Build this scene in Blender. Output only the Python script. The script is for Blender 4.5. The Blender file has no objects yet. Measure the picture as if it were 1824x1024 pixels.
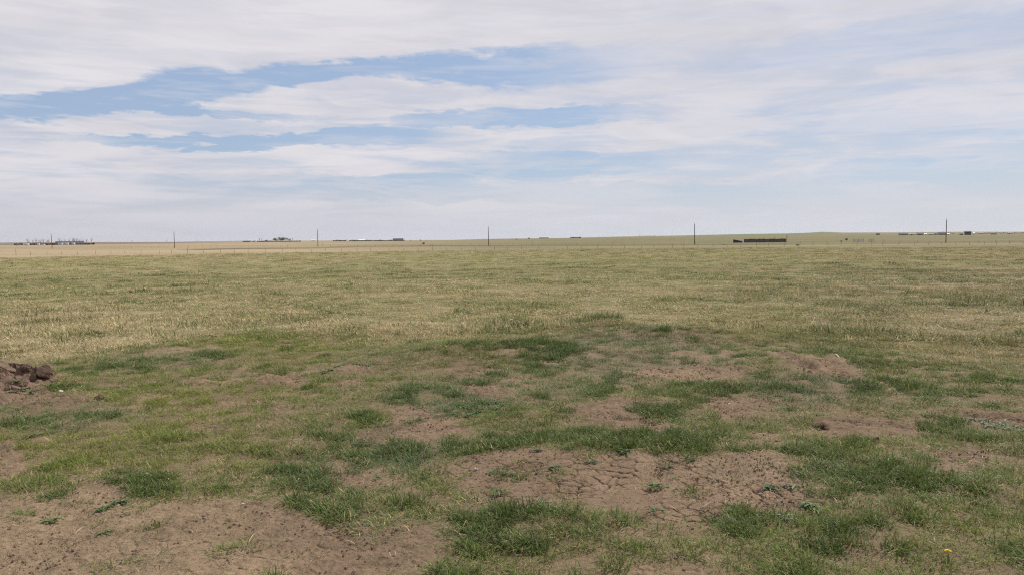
import bpy, bmesh, math, random
import numpy as np
from mathutils import Matrix, Vector

S = bpy.context.scene
COL = S.collection
R = math.radians

# ------------------------------------------------------------------ camera
EYE = 1.7
F = 1340.0                                   # focal length in pixels of the 1824 px wide photograph
PITCH, ROLL = math.atan(88 / F), R(0.6)
_u0 = np.array([0, math.sin(PITCH), math.cos(PITCH)])
_r0 = np.array([1.0, 0, 0])
FWD = np.array([0, math.cos(PITCH), -math.sin(PITCH)])
UP = math.cos(ROLL) * _u0 + math.sin(ROLL) * _r0
RGT = math.cos(ROLL) * _r0 - math.sin(ROLL) * _u0
cam = bpy.data.cameras.new('camera')
cam.sensor_width = 36.0
cam.lens = 36.0 * F / 1824.0
cam.clip_start, cam.clip_end = 0.05, 60000
cam_ob = bpy.data.objects.new('camera', cam)
COL.objects.link(cam_ob)
M4 = Matrix.Identity(4)
for i in range(3):
    M4[i][0], M4[i][1], M4[i][2] = RGT[i], UP[i], -FWD[i]
M4[2][3] = EYE
cam_ob.matrix_world = M4
S.camera = cam_ob

# ------------------------------------------------------------------ exposure
S.view_settings.view_transform = 'Standard'
S.view_settings.look = 'None'
S.view_settings.exposure = 0.0
S.view_settings.gamma = 1.0
S.render.resolution_x, S.render.resolution_y = 1024, 574
S.cycles.max_bounces = 6
S.cycles.diffuse_bounces = 3
S.cycles.transmission_bounces = 3
S.cycles.transparent_max_bounces = 8
S.cycles.volume_bounces = 0
S.cycles.use_denoising = False                # the denoiser smears grass blades into paste
S.cycles.filter_width = 1.15

# ------------------------------------------------------------------ sun and sky
SUN_AZ, SUN_EL = R(42), R(50)                # clockwise from the view direction (+Y)
sl = bpy.data.lights.new('sun', 'SUN')
sl.energy, sl.angle, sl.color = 4.6, R(0.7), (1.0, 0.94, 0.84)
so = bpy.data.objects.new('sun', sl)
COL.objects.link(so)
so.rotation_euler = Vector((math.sin(SUN_AZ) * math.cos(SUN_EL), math.cos(SUN_AZ) * math.cos(SUN_EL),
                            math.sin(SUN_EL))).to_track_quat('Z', 'Y').to_euler()


class NT:
    """small helper for building node trees"""
    def __init__(s, tree):
        s.t = tree
        s.n, s.l = tree.nodes, tree.links

    def put(s, sock, v):
        if isinstance(v, bpy.types.NodeSocket):
            s.l.new(v, sock)
        elif v is not None:
            if hasattr(sock.default_value, '__len__') and not hasattr(v, '__len__'):
                v = (v, v, v)
            if hasattr(sock.default_value, '__len__') and len(sock.default_value) == 4 and len(v) == 3:
                v = (*v, 1)
            sock.default_value = v

    def math(s, op, a, b=None, c=None, clamp=False):
        n = s.n.new('ShaderNodeMath')
        n.operation, n.use_clamp = op, clamp
        for i, v in enumerate((a, b, c)):
            if v is not None:
                s.put(n.inputs[i], v)
        return n.outputs[0]

    def mr(s, v, a, b, c=0.0, d=1.0, smooth=True):
        n = s.n.new('ShaderNodeMapRange')
        n.interpolation_type = 'SMOOTHSTEP' if smooth else 'LINEAR'
        for k, x in (('Value', v), ('From Min', a), ('From Max', b), ('To Min', c), ('To Max', d)):
            s.put(n.inputs[k], x)
        return n.outputs[0]

    def mix(s, f, a, b, mode='MIX'):
        n = s.n.new('ShaderNodeMix')
        n.data_type, n.blend_type = 'RGBA', mode
        s.put(n.inputs[0], f)
        s.put(n.inputs[6], a)
        s.put(n.inputs[7], b)
        return n.outputs[2]

    def noise(s, vec, scale, detail=4, rough=0.55, dist=0.0, lac=2.0):
        n = s.n.new('ShaderNodeTexNoise')
        if vec is not None:
            s.put(n.inputs['Vector'], vec)
        n.inputs['Scale'].default_value = scale
        n.inputs['Detail'].default_value = detail
        n.inputs['Roughness'].default_value = rough
        n.inputs['Distortion'].default_value = dist
        n.inputs['Lacunarity'].default_value = lac
        return n.outputs[0]

    def comb(s, x, y, z):
        n = s.n.new('ShaderNodeCombineXYZ')
        for i, v in enumerate((x, y, z)):
            s.put(n.inputs[i], v)
        return n.outputs[0]

    def curve(s, v, pts):
        n = s.n.new('ShaderNodeFloatCurve')
        s.put(n.inputs['Value'], v)
        c = n.mapping.curves[0]
        c.points[0].location = (max(0, min(1, pts[0][0])), pts[0][1])
        c.points[1].location = (max(0, min(1, pts[-1][0])), pts[-1][1])
        for x, y in pts[1:-1]:
            c.points.new(x, y)
        n.mapping.update()
        return n.outputs[0]


W = bpy.data.worlds.new('World')
S.world = W
W.use_nodes = True
w = NT(W.node_tree)
w.n.clear()
sky = w.n.new('ShaderNodeTexSky')
sky.sky_type = 'NISHITA'
sky.sun_disc = False
sky.sun_elevation, sky.sun_rotation = SUN_EL, SUN_AZ
sky.air_density, sky.dust_density, sky.ozone_density = 1.0, 0.6, 1.5
tc = w.n.new('ShaderNodeTexCoord')
sp = w.n.new('ShaderNodeSeparateXYZ')
w.l.new(tc.outputs['Generated'], sp.inputs[0])
X_, Y_, Z_ = sp.outputs
az = w.math('ARCTAN2', X_, Y_)
el = w.math('ARCSINE', Z_)


def px_dir(px, py):
    v = FWD + RGT * (px - 912) / F + UP * (512 - py) / F
    return v / np.linalg.norm(v)


def px_azel(px, py):
    v = px_dir(px, py)
    return math.atan2(v[0], v[1]), math.asin(v[2])


AZM, ELM = 0.75, 0.45                        # ranges the layout curves cover
azn = w.mr(az, -AZM, AZM, 0, 1, smooth=False)
# cloud-layer coordinates: the direction carried to a flat layer overhead
zz = w.math('ADD', w.math('MAXIMUM', Z_, 0.0), 0.07)
cu, cv = w.math('DIVIDE', X_, zz), w.math('DIVIDE', Y_, zz)
lay = w.comb(w.math('ADD', w.math('MULTIPLY', cu, 0.55), w.math('MULTIPLY', cv, 0.12)), cv, 0.0)
lay2 = w.comb(w.math('MULTIPLY', az, 2.4), w.math('MULTIPLY', el, 11.0), 0.3)
n_big = w.noise(lay, 0.55, 5, 0.55, 0.4)
n_mid = w.noise(lay2, 2.2, 7, 0.60, 0.7)
n_fin = w.noise(lay2, 5.5, 6, 0.62, 1.0)
lay3 = w.comb(w.math('MULTIPLY', az, 5.0), w.math('MULTIPLY', el, 16.0), 2.7)
n_puf = w.noise(lay3, 4.5, 5, 0.6, 0.3)
warp = w.math('ADD', w.math('MULTIPLY', w.math('SUBTRACT', n_mid, 0.5), 0.030),
              w.math('MULTIPLY', w.math('SUBTRACT', n_fin, 0.5), 0.020))
warp = w.math('ADD', warp, w.math('MULTIPLY', w.math('SUBTRACT', n_puf, 0.5), 0.020))
elw = w.math('ADD', el, warp)

# openings in the cloud: (px, centre py, half height in px, strength)
GAPS = [
    (0.75, [(-60, 205, 14, .8), (20, 193, 17, 1), (100, 190, 19, 1), (200, 180, 16, 1), (270, 165, 25, 1), (350, 152, 23, 1),
            (420, 150, 17, 1), (500, 140, 16, 1), (600, 128, 13, 1), (700, 122, 15, 1), (800, 125, 20, 1), (900, 122, 25, .95),
            (1000, 120, 27, .7), (1080, 112, 24, .4), (1180, 100, 20, .12), (1300, 95, 20, 0)]),
    (0.6, [(100, 247, 7, 0), (180, 248, 8, .6), (250, 251, 9, .95), (350, 254, 10, 1), (450, 256, 9, .95), (550, 247, 9, .8),
           (640, 243, 13, .7), (720, 243, 15, .6), (790, 240, 10, .2), (850, 236, 8, 0)]),
    (0.5, [(200, 190, 9, 0), (265, 190, 9, .8), (320, 192, 12, .8), (400, 205, 8, .5), (520, 208, 7, .35), (620, 206, 7, .1), (700, 205, 8, 0)]),
    (0.5, [(690, 214, 8, 0), (760, 213, 11, .7), (830, 212, 14, .8), (920, 212, 15, .8), (1010, 208, 14, .7), (1100, 205, 12, .4), (1200, 200, 10, 0)]),
    (0.5, [(700, 300, 10, 0), (800, 296, 12, .3), (880, 293, 17, .6), (960, 296, 20, .75), (1050, 292, 18, .6), (1150, 285, 15, .3), (1260, 280, 10, 0)]),
    (0.9, [(1180, 125, 20, 0), (1260, 122, 20, .16), (1400, 100, 22, .26), (1550, 78, 26, .28), (1700, 60, 28, .30), (1824, 45, 30, .3), (1900, 40, 30, .3)]),
    (0.4, [(200, 345, 30, 0), (420, 338, 24, .35), (600, 335, 20, .5), (760, 335, 22, .6), (900, 335, 16, .4), (1100, 345, 18, .45), (1300, 352, 22, .65),
           (1500, 330, 30, .45), (1700, 325, 30, .45), (1824, 335, 35, .45)]),
    (0.8, [(1300, 205, 8, 0), (1500, 215, 14, .15), (1650, 220, 18, .22), (1824, 225, 24, .25), (1900, 225, 24, .25)]),
]
gap_tot = None
for soft, pts in GAPS:
    c_, h_, s_ = [], [], []
    for px, py, hh, st in pts:
        a, e = px_azel(px, py)
        a2, e2 = px_azel(px, py + hh)
        xn = (a + AZM) / (2 * AZM)
        c_.append((xn, e / ELM)); h_.append((xn, abs(e - e2) * 8.1)); s_.append((xn, st))
    cen = w.math('MULTIPLY', w.curve(azn, c_), ELM)
    half = w.math('MULTIPLY', w.curve(azn, h_), 0.1)
    stg = w.curve(azn, s_)
    dd = w.math('DIVIDE', w.math('ABSOLUTE', w.math('SUBTRACT', elw, cen)), half)
    g = w.math('MULTIPLY', w.mr(dd, 1.25 - soft * 0.25, 1.25 + soft, 1, 0), stg)
    gap_tot = g if gap_tot is None else w.math('MAXIMUM', gap_tot, g)
lay5 = w.comb(w.math('MULTIPLY', az, 3.2), w.math('MULTIPLY', el, 30.0), 9.4)
n_low = w.noise(lay5, 1.9, 7, 0.60, 0.6)
thin = w.mr(w.math('ADD', w.math('MULTIPLY', n_low, .65), w.math('MULTIPLY', n_mid, .35)), 0.40, 0.57, 0.52, 0.0)                       # veil that lets a little blue through
low = w.mr(el, 0.10, 0.26, 1.0, 0.15)
thin = w.math('MULTIPLY', thin, low)
rgt = w.mr(az, -0.1, 0.5, 0.0, 0.11)
lay4 = w.comb(w.math('ADD', w.math('MULTIPLY', az, 2.2), w.math('MULTIPLY', el, 3.0)), w.math('MULTIPLY', el, 26.0), 5.1)
n_str = w.noise(lay4, 2.6, 7, 0.62, 0.5)                         # long combed-out wisps
wisp = w.math('ADD', w.math('MULTIPLY', n_str, 0.65), w.math('MULTIPLY', n_fin, 0.35))
gap = w.math('ADD', w.math('MULTIPLY', gap_tot, w.mr(wisp, 0.38, 0.56, 0.68, 1.0)), w.math('ADD', thin, w.math('MULTIPLY', rgt, w.mr(n_str, .35, .62, .3, 1.9))), clamp=True)
dens = w.math('MULTIPLY', w.math('SUBTRACT', 1.0, gap), w.mr(el, 0.45, 0.95, 1.0, 0.45))
tone = w.mr(n_big, 0.30, 0.68, 0.0, 1.0)
tone2 = w.mr(n_mid, 0.35, 0.65, 0.0, 1.0)
bright = w.math('ADD', w.math('MULTIPLY', tone, 0.42), w.math('ADD', w.math('MULTIPLY', tone2, 0.33), w.math('ADD', w.math('MULTIPLY', w.mr(n_str, .34, .66, 0, 1), 0.15), w.math('MULTIPLY', w.mr(n_low, .38, .62, 0, 1), .12))))
ccol = w.mix(bright, (6.25, 6.1, 6.55), (7.9, 7.7, 8.1))
skyc = w.mix(0.65, sky.outputs[0], (3.8, 4.85, 6.9))
comb_ = w.mix(dens, skyc, ccol)
hz = w.mr(el, 0.0, 0.10, 0.85, 0.0)
hcol = w.mix(w.mr(az, -0.6, 0.3, 0, 1), (5.95, 5.9, 6.5), (6.5, 6.65, 7.2))
comb_ = w.mix(hz, comb_, hcol)
bg = w.n.new('ShaderNodeBackground')
bg.inputs['Strength'].default_value = 0.1
w.put(bg.inputs['Color'], comb_)
wo = w.n.new('ShaderNodeOutputWorld')
w.l.new(bg.outputs[0], wo.inputs['Surface'])


# ------------------------------------------------------------------ numpy helpers
def hash01(ix, iy, seed):
    h = (ix.astype(np.int64) * 374761393 + iy.astype(np.int64) * 668265263 + seed * 974634777) & 0xFFFFFFFF
    h = ((h ^ (h >> 13)) * 1274126177) & 0xFFFFFFFF
    h = ((h ^ (h >> 16)) * 2246822519) & 0xFFFFFFFF
    return ((h ^ (h >> 15)) & 0xFFFFFF) / float(0x1000000)


def vnoise(x, y, seed):
    ix, iy = np.floor(x), np.floor(y)
    fx, fy = x - ix, y - iy
    fx = fx * fx * fx * (fx * (fx * 6 - 15) + 10)
    fy = fy * fy * fy * (fy * (fy * 6 - 15) + 10)
    a, b = hash01(ix, iy, seed), hash01(ix + 1, iy, seed)
    c, d = hash01(ix, iy + 1, seed), hash01(ix + 1, iy + 1, seed)
    return (a + (b - a) * fx) * (1 - fy) + (c + (d - c) * fx) * fy


def fbm(x, y, seed, octv=4, gain=0.5):
    s, a, t = 0.0, 1.0, 0.0
    for o in range(octv):
        k = 2.03 ** o
        s = s + a * (vnoise(x * k + o * 17.3, y * k - o * 9.1, seed + o) - 0.5)
        t += a
        a *= gain
    return s / t * 2                          # about -1..1


def sst(x, a, b):
    t = np.clip((x - a) / (b - a), 0, 1)
    return t * t * (3 - 2 * t)


def lerp(a, b, t):
    return a + (b - a) * t


# ------------------------------------------------------------------ terrain shape
SKYLINE = [(-250, 434.5), (0, 432.6), (150, 431.6), (300, 431.4), (440, 429.2), (600, 428.6), (720, 428.4), (800, 428), (870, 426),
           (1000, 424.4), (1100, 422), (1237, 419.4), (1330, 417.4), (1400, 416.5), (1440, 415.3), (1462, 413.9), (1478, 413.9),
           (1500, 414.9), (1600, 414.6), (1700, 413.5), (1824, 413.3), (2080, 412)]
_sa = np.array([px_azel(*p)[0] for p in SKYLINE])
_se = np.array([math.tan(px_azel(*p)[1]) for p in SKYLINE])


def zmac(x, y):
    d = np.hypot(x, y)
    a = np.arctan2(x, y)
    zs = EYE + 6500 * np.interp(a, _sa, _se)
    z = -2.2 * sst(d, 11, 95)
    z = z + sst(d, 500, 6500) * (zs + 2.2)
    return z - np.maximum(d - 6500, 0) * 0.004


def project(x, y, z):
    vx, vy, vz = x, y, z - EYE
    zc = vx * FWD[0] + vy * FWD[1] + vz * FWD[2]
    xc = vx * RGT[0] + vy * RGT[1] + vz * RGT[2]
    yc = vx * UP[0] + vy * UP[1] + vz * UP[2]
    zc = np.maximum(zc, 0.05)
    return 912 + F * xc / zc, 512 - F * yc / zc


def ground_at(px, py):
    """where the line of sight through a photograph pixel meets the land"""
    v = px_dir(px, py)
    ts = np.concatenate([np.arange(1, 40, 0.02), np.geomspace(40, 9000, 6000)])
    p = v[None, :] * ts[:, None]
    hit = np.nonzero(p[:, 2] + EYE < zmac(p[:, 0], p[:, 1]))[0]
    k = hit[0] if len(hit) else len(ts) - 1
    return p[k, 0], p[k, 1]


BUMPS = []                                    # x, y, radius x, radius y, height
for px, py, rx, ry, h in [(1440, 655, 1.1, 1.0, 0.09), (1070, 585, 0.9, 0.6, 0.20), (1230, 600, 1.6, 0.7, 0.17), (900, 628, 1.8, 0.8, 0.14),
                          (560, 590, 1.6, 0.9, 0.06), (1150, 800, 1.3, 0.35, 0.035), (1030, 935, 1.0, .4, .03)]:
    gx, gy = ground_at(px, py)
    BUMPS.append((gx, gy, rx, ry, h))


def zmic(x, y):
    d = np.hypot(x, y)
    z = 0.035 * fbm(x * 0.9, y * 0.9, 11, 3) * sst(d, 2, 6) + 0.012 * fbm(x * 5, y * 5, 12, 3)
    z = z + 0.10 * fbm(x * 0.12, y * 0.12, 13, 3) * sst(d, 12, 40) * (1 - sst(d, 1500, 5000))
    z = z + 0.05 * np.maximum(fbm(x * 0.7, y * 0.7, 14, 2), 0) * sst(d, 14, 40) * (1 - sst(d, 300, 600))
    for bx, by, rx, ry, h in BUMPS:
        z = z + h * np.exp(-((x - bx) / rx) ** 2 - ((y - by) / ry) ** 2)
    return z


def zland(x, y):
    x, y = np.asarray(x, float), np.asarray(y, float)
    return zmac(x, y) + zmic(x, y)


def at(px, py=None, d=None):
    """point on the land under a photograph pixel, or on a bearing at a distance"""
    if d is None:
        x, y = ground_at(px, py)
    else:
        v = px_dir(px, 425)
        k = d / math.hypot(v[0], v[1])
        x, y = v[0] * k, v[1] * k
    return Vector((x, y, float(zland(x, y))))


# ------------------------------------------------------------------ what grows where
BARE = [  # bare earth: strength, softness, cracked, outline in photograph pixels
    (1.0, 14, .30, [(-200, 880), (0, 893), (120, 885), (150, 860), (230, 842), (262, 846), (215, 895), (240, 910), (330, 885), (470, 890), (545, 905), (600, 932),
                   (640, 950), (660, 1000), (640, 1150), (-200, 1150)]),
    (1.0, 10, 1.0, [(800, 836), (850, 812), (930, 803), (1010, 812), (1130, 806), (1290, 818), (1400, 806), (1432, 850), (1466, 892), (1420, 922),
                    (1330, 920), (1290, 935), (1150, 940), (1050, 915), (960, 912), (830, 908), (806, 870)]),
    (.95, 10, .2, [(690, 728), (760, 722), (800, 742), (850, 768), (790, 796), (715, 790), (695, 760)]),
    (.85, 10, .6, [(562, 832), (620, 828), (700, 850), (650, 872), (585, 852)]),
    (1.0, 9, .1, [(1005, 722), (1100, 712), (1220, 716), (1235, 732), (1120, 744), (1240, 765), (1260, 775), (1160, 778), (1085, 766), (1040, 748)]),
    (.95, 8, .1, [(1255, 704), (1400, 702), (1385, 718), (1320, 728), (1400, 738), (1330, 748), (1260, 738)]),
    (.9, 8, .1, [(1130, 654), (1280, 656), (1345, 662), (1300, 684), (1200, 680), (1150, 672)]),
    (1.0, 7, .1, [(1350, 627), (1400, 631), (1430, 644), (1480, 636), (1535, 655), (1505, 664), (1545, 680), (1450, 680), (1395, 652)]),
    (.9, 8, .1, [(1450, 748), (1530, 736), (1640, 752), (1665, 768), (1600, 778), (1480, 782)]),
    (.95, 9, .8, [(1650, 818), (1695, 797), (1760, 795), (1778, 822), (1700, 846), (1640, 840)]),
    (.6, 9, .1, [(1540, 830), (1620, 833), (1600, 848), (1550, 846)]),
    (.95, 8, .2, [(1640, 728), (1830, 732), (1980, 740), (1980, 775), (1830, 765), (1770, 752)]),
    (1.0, 10, .1, [(-200, 690), (60, 690), (130, 706), (195, 716), (100, 726), (-200, 726)]),
    (1.0, 10, .1, [(-200, 630), (20, 640), (75, 664), (92, 700), (-200, 705)]),
    (.95, 9, .2, [(-200, 785), (10, 788), (42, 818), (46, 838), (0, 856), (-200, 870)]),
    (.85, 8, .0, [(440, 690), (480, 669), (545, 672), (532, 690)]),
    (.7, 8, .0, [(320, 752), (425, 760), (415, 780), (350, 772)]),
    (.75, 7, .0, [(555, 662), (610, 650), (685, 652), (660, 664), (600, 668)]),
    (.7, 7, .0, [(595, 676), (650, 672), (640, 690), (605, 690)]),
    (.75, 10, .0, [(820, 684), (890, 682), (930, 700), (850, 708)]),
    (.6, 10, .0, [(790, 655), (880, 650), (900, 668), (800, 672)]),
    (.7, 24, .2, [(600, 950), (720, 925), (800, 940), (760, 975), (830, 1000), (800, 1100), (620, 1150)]),
    (.7, 9, .0, [(640, 765), (690, 750), (700, 790), (650, 800)]),
    (.6, 8, .0, [(470, 725), (520, 722), (515, 745), (480, 745)]),
    (.6, 8, .0, [(1560, 690), (1640, 700), (1610, 712)]),
    (.75, 8, .1, [(1330, 770), (1400, 775), (1410, 800), (1350, 800)]),
    (.5, 20, .0, [(1400, 960), (1560, 950), (1640, 990), (1500, 1010)]),
    (.5, 14, .0, [(240, 700), (290, 690), (340, 700), (290, 712)]),
]
LUSH = [  # cx, cy, rx, ry, strength: tall dark green grass
    (1030, 786, 250, 17, 1), (860, 796, 80, 15, 1), (1200, 790, 95, 14, .9), (1175, 733, 62, 9, 1), (1235, 722, 34, 16, .8), (1190, 695, 36, 10, .8), (1245, 684, 44, 7, .9),
    (1320, 935, 34, 26, 1), (940, 962, 60, 30, .9), (985, 922, 45, 18, .9), (890, 922, 70, 14, .9), (1130, 955, 90, 22, .6), (270, 866, 58, 20, 1),
    (590, 912, 60, 14, .8), (1070, 577, 36, 7, 1), (960, 632, 75, 10, 1), (880, 630, 60, 9, .7), (1330, 692, 90, 11, .8), (1360, 640, 50, 14, .7), (1545, 648, 40, 14, .8),
    (1480, 632, 50, 7, .8), (1590, 690, 60, 14, .7), (1700, 700, 70, 12, .8), (1690, 752, 42, 15, .8), (1500, 705, 90, 14, .55), (1490, 800, 70, 30, .45),
    (1620, 850, 60, 22, .85), (1720, 870, 60, 18, .6), (1400, 690, 60, 14, .6), (200, 658, 110, 9, .7), (330, 640, 90, 8, .6), (300, 690, 60, 9, .4), (780, 712, 75, 17, .6),
    (640, 790, 60, 20, .6), (720, 800, 55, 24, .65), (430, 850, 120, 18, .5), (590, 850, 60, 24, .5), (90, 755, 120, 17, .6), (120, 690, 50, 12, .7), (100, 503, 18, 3, .8),
    (235, 535, 20, 4, .7), (310, 510, 35, 3, .5), (1640, 488, 22, 3, .6), (1710, 498, 25, 4, .4), (1620, 500, 40, 4, .4), (1230, 602, 70, 8, .5), (1130, 602, 40, 7, .5), (1540, 920, 80, 30, .4),
    (1690, 930, 90, 40, .35), (1480, 975, 30, 14, .9), (80, 880, 90, 14, .5), (1420, 862, 40, 9, .6), (1360, 838, 60, 12, .7), (660, 745, 34, 8, .8), (680, 770, 30, 8, .7)]
YELLOW = [(260, 760, 260, 90, .9), (480, 620, 160, 26, .8), (520, 720, 140, 40, .6), (1330, 580, 110, 25, .7), (1700, 600, 160, 30, .4), (1650, 790, 120, 20, .4), (1700, 950, 160, 60, .35), (860, 545, 140, 30, .35)]
BLUE = [(720, 800, 90, 40, .9), (790, 710, 110, 34, .8), (1130, 640, 190, 40, .8), (620, 840, 130, 40, .6), (90, 740, 140, 30, .7), (700, 960, 130, 40, .5), (1440, 690, 110, 30, .7), (930, 690, 150, 30, .6),
        (300, 640, 120, 18, .6), (1470, 840, 60, 30, .4)]
TAN = [(150, 585, 220, 40, 1), (420, 560, 160, 24, .6), (560, 578, 60, 14, .8), (760, 588, 110, 16, .8), (330, 600, 90, 18, .5), (1130, 590, 70, 16, .7), (1250, 590, 110, 15, .6), (660, 600, 120, 14, .6),
       (1640, 565, 140, 18, .4), (1620, 655, 90, 10, .6), (930, 585, 80, 14, .6), (1000, 560, 60, 12, .4), (450, 850, 60, 16, .2), (60, 630, 80, 14, .7)]
_EDGE = np.array([(-300, 650), (0, 648), (150, 648), (300, 612), (450, 592), (600, 606), (800, 616), (1000, 598), (1100, 582), (1300, 606), (1500, 622), (1824, 655), (2200, 660)], float)
STRIPS = [  # bands on the open land: outline, half height, colour, strength
    ([(330, 445.5), (420, 443.5), (560, 442), (640, 439.8), (760, 438.5), (880, 438.5), (1000, 437.2), (1240, 436.4), (1420, 435)], 1.3, (.105, .08, .045), .85),
    ([(760, 444), (800, 443.3), (900, 442), (950, 442), (990, 443)], 1.0, (.09, .09, .04), .6),
    ([(600, 446), (700, 444.6), (860, 443.2), (1000, 442.8), (1200, 440)], 1.2, (.28, .225, .135), .6),
    ([(1200, 439.3), (1400, 438.4), (1600, 436.2), (1700, 434.6), (1900, 433)], 1.2, (.30, .25, .145), .55),
    ([(1240, 432), (1420, 431), (1520, 430)], 1.0, (.10, .12, .04), .7),
    ([(1500, 429.5), (1700, 431), (1900, 432)], 2.2, (.17, .115, .07), .6),
    ([(0, 446), (120, 447), (240, 446)], 1.6, (.40, .29, .19), .6),
]


def ell(px, py, items):
    o = np.zeros_like(px)
    for cx, cy, rx, ry, s in items:
        m = (np.abs(px - cx) < rx * 1.6) & (np.abs(py - cy) < ry * 1.6)
        if m.any():
            q = np.sqrt(((px[m] - cx) / rx) ** 2 + ((py[m] - cy) / ry) ** 2)
            o[m] = np.maximum(o[m], s * (1 - sst(q, 0.65, 1.35)))
    return o


def poly_sd(px, py, pts, ky=1.7):
    p = np.array(pts, float)
    p[:, 1] *= ky
    y = py * ky
    dmin = np.full(px.shape, 1e9)
    ins = np.zeros(px.shape, bool)
    n = len(p)
    for i in range(n):
        a, b = p[i], p[(i + 1) % n]
        e = b - a
        t = np.clip(((px - a[0]) * e[0] + (y - a[1]) * e[1]) / (e @ e), 0, 1)
        dmin = np.minimum(dmin, np.hypot(px - a[0] - t * e[0], y - a[1] - t * e[1]))
        c = (a[1] > y) != (b[1] > y)
        with np.errstate(divide='ignore', invalid='ignore'):
            c &= px < a[0] + (y - a[1]) * e[0] / (e[1] if e[1] else 1e-9)
        ins ^= c
    return np.where(ins, dmin, -dmin)


C = lambda *v: np.array(v, float)[None, :]
SOIL, SOIL2 = C(.215, .150, .098), C(.285, .207, .132)
G_OLIVE, G_LUSH, G_BLUE, G_YEL = C(.150, .200, .042), C(.090, .136, .034), C(.118, .178, .078), C(.235, .255, .050)
D_TAN, D_BRN, D_GREY = C(.58, .465, .275), C(.40, .295, .15), C(.47, .41, .27)


def fields(x, y):
    n = len(x)
    d = np.hypot(x, y)
    px, py = project(x, y, zmac(x, y))
    front = y > 0.6
    px = np.where(front, px, -5000)
    near = 1 - sst(d, 18, 30)
    w1, w2 = fbm(x * 2.2, y * 2.2, 31, 4, .62), fbm(x * 2.2, y * 2.2, 41, 4, .62)
    qx = px + 26 * w1 * np.clip(6 / d, .25, 1.2)
    qy = py + 13 * w2 * np.clip(6 / d, .12, 1.2)
    bare, crack = np.zeros(n), np.zeros(n)
    for s, soft, ck, pts in BARE:
        P = np.array(pts)
        m = front & (d < 30) & (qx > P[:, 0].min() - 40) & (qx < P[:, 0].max() + 40) & (qy > P[:, 1].min() - 25) & (qy < P[:, 1].max() + 25)
        if not m.any():
            continue
        sd = poly_sd(qx[m], qy[m], pts)
        v = s * sst(sd, -soft * .8, soft)
        bare[m] = np.maximum(bare[m], v)
        crack[m] = np.maximum(crack[m], ck * sst(sd, -soft, soft * 1.5))
    edge = np.interp(px, _EDGE[:, 0], _EDGE[:, 1])
    field = sst(edge - qy, -16, 22)           # 1 in the open dry field
    field = np.where(front, field, .3)
    big = fbm(x * .55, y * .55, 51, 3)
    fin2 = fbm(x * 5.5, y * 5.5, 58, 3, .6)
    med = fbm(x * 1.7, y * 1.7, 52, 4, .6)
    sparse = sst(.75 * med + .35 * big + .45 * fin2, .14, .62) * (1 - field) * (d < 25)
    bare = np.maximum(bare, .80 * sparse)
    fine = fbm(x * 3.4, y * 3.4, 53, 4, .65)
    kx = np.clip(6 / d, .25, 1.2)
    lush = ell(qx + 70 * fine * kx, qy + 12 * fine * kx + 16 * w1 * kx, [(a, b, c * 1.12, e * 1.15, g) for a, b, c, e, g in LUSH])
    lush = sst(lush + .85 * fine + .25 * fin2, .28, 1.05) * (lush > 0)
    side = .16 * sst(px, 1250, 1500) + .10 * sst(px, 650, 800) * (1 - sst(px, 1000, 1200)) - .12 * (1 - sst(px, 300, 600))
    lush = np.maximum(lush, .85 * sst(fine + .5 * big + .45 * fin2 + side, .10, .70) * (1 - field))
    yel, blu, tan = ell(qx, qy, YELLOW), ell(qx, qy, BLUE), ell(qx, qy, TAN)
    bare = bare * (1 - .9 * ell(qx, qy, [q for q in LUSH if q[4] > .75]))
    # share of living blades
    vast = fbm(x * .02, y * .06, 54, 4, .6)
    patch = fbm(x * .10, y * .28, 55, 5, .65)
    gf_near = .83 + .18 * big + .24 * med + .14 * fin2
    mid = fbm(x * .38, y * .42, 59, 4, .6)
    gf_fld = .46 + .16 * vast + .30 * patch * sst(d, 8, 20) + .30 * med * (1 - sst(d, 60, 110)) + .32 * mid * (1 - .4 * sst(d, 80, 200)) - .14 * sst(d, 110, 235)
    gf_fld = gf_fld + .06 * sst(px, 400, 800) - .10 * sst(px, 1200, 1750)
    gf = lerp(gf_near, gf_fld, field)
    gf = lerp(gf, .97, lush)
    gf = gf - .25 * tan + .14 * yel * (1 - field)
    gf = np.clip(gf, .04, .98)
    cg = lerp(np.repeat(G_OLIVE, n, 0), G_YEL, (yel * .75)[:, None])
    cg = lerp(cg, G_BLUE, (np.clip(blu + .35 * sst(-big, .1, .6) * (1 - field), 0, 1))[:, None])
    cg = lerp(cg, G_LUSH, (.88 * lush)[:, None])
    brn = np.clip(.35 + .65 * sst(px, 700, 1600) + .4 * (1 - field) - .5 * tan, 0, 1)
    cd = lerp(np.repeat(D_TAN, n, 0), D_BRN, brn[:, None])
    cd = lerp(cd, D_GREY, (sst(med, .1, .6) * .5)[:, None])
    soil = lerp(np.repeat(SOIL, n, 0), SOIL2, (sst(-qx, -640, -300) * sst(qy, 800, 900) * .75 + .35 * sst(big, 0, .6))[:, None])
    soil = soil * (1 + .20 * fbm(x * 6, y * 6, 57, 4, .6) + .22 * med)[:, None]
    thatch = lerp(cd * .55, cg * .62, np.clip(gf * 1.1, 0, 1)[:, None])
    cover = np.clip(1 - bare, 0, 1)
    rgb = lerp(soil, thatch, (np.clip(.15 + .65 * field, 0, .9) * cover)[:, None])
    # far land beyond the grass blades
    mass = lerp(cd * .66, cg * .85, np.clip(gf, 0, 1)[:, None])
    far = sst(d, 60, 180)
    cg = lerp(cg, C(.180, .180, .075), (.50 * field * (1 - lush))[:, None])
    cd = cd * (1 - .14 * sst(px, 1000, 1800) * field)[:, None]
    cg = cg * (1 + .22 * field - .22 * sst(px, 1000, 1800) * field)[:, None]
    rgb = lerp(rgb, mass, far[:, None])
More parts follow.
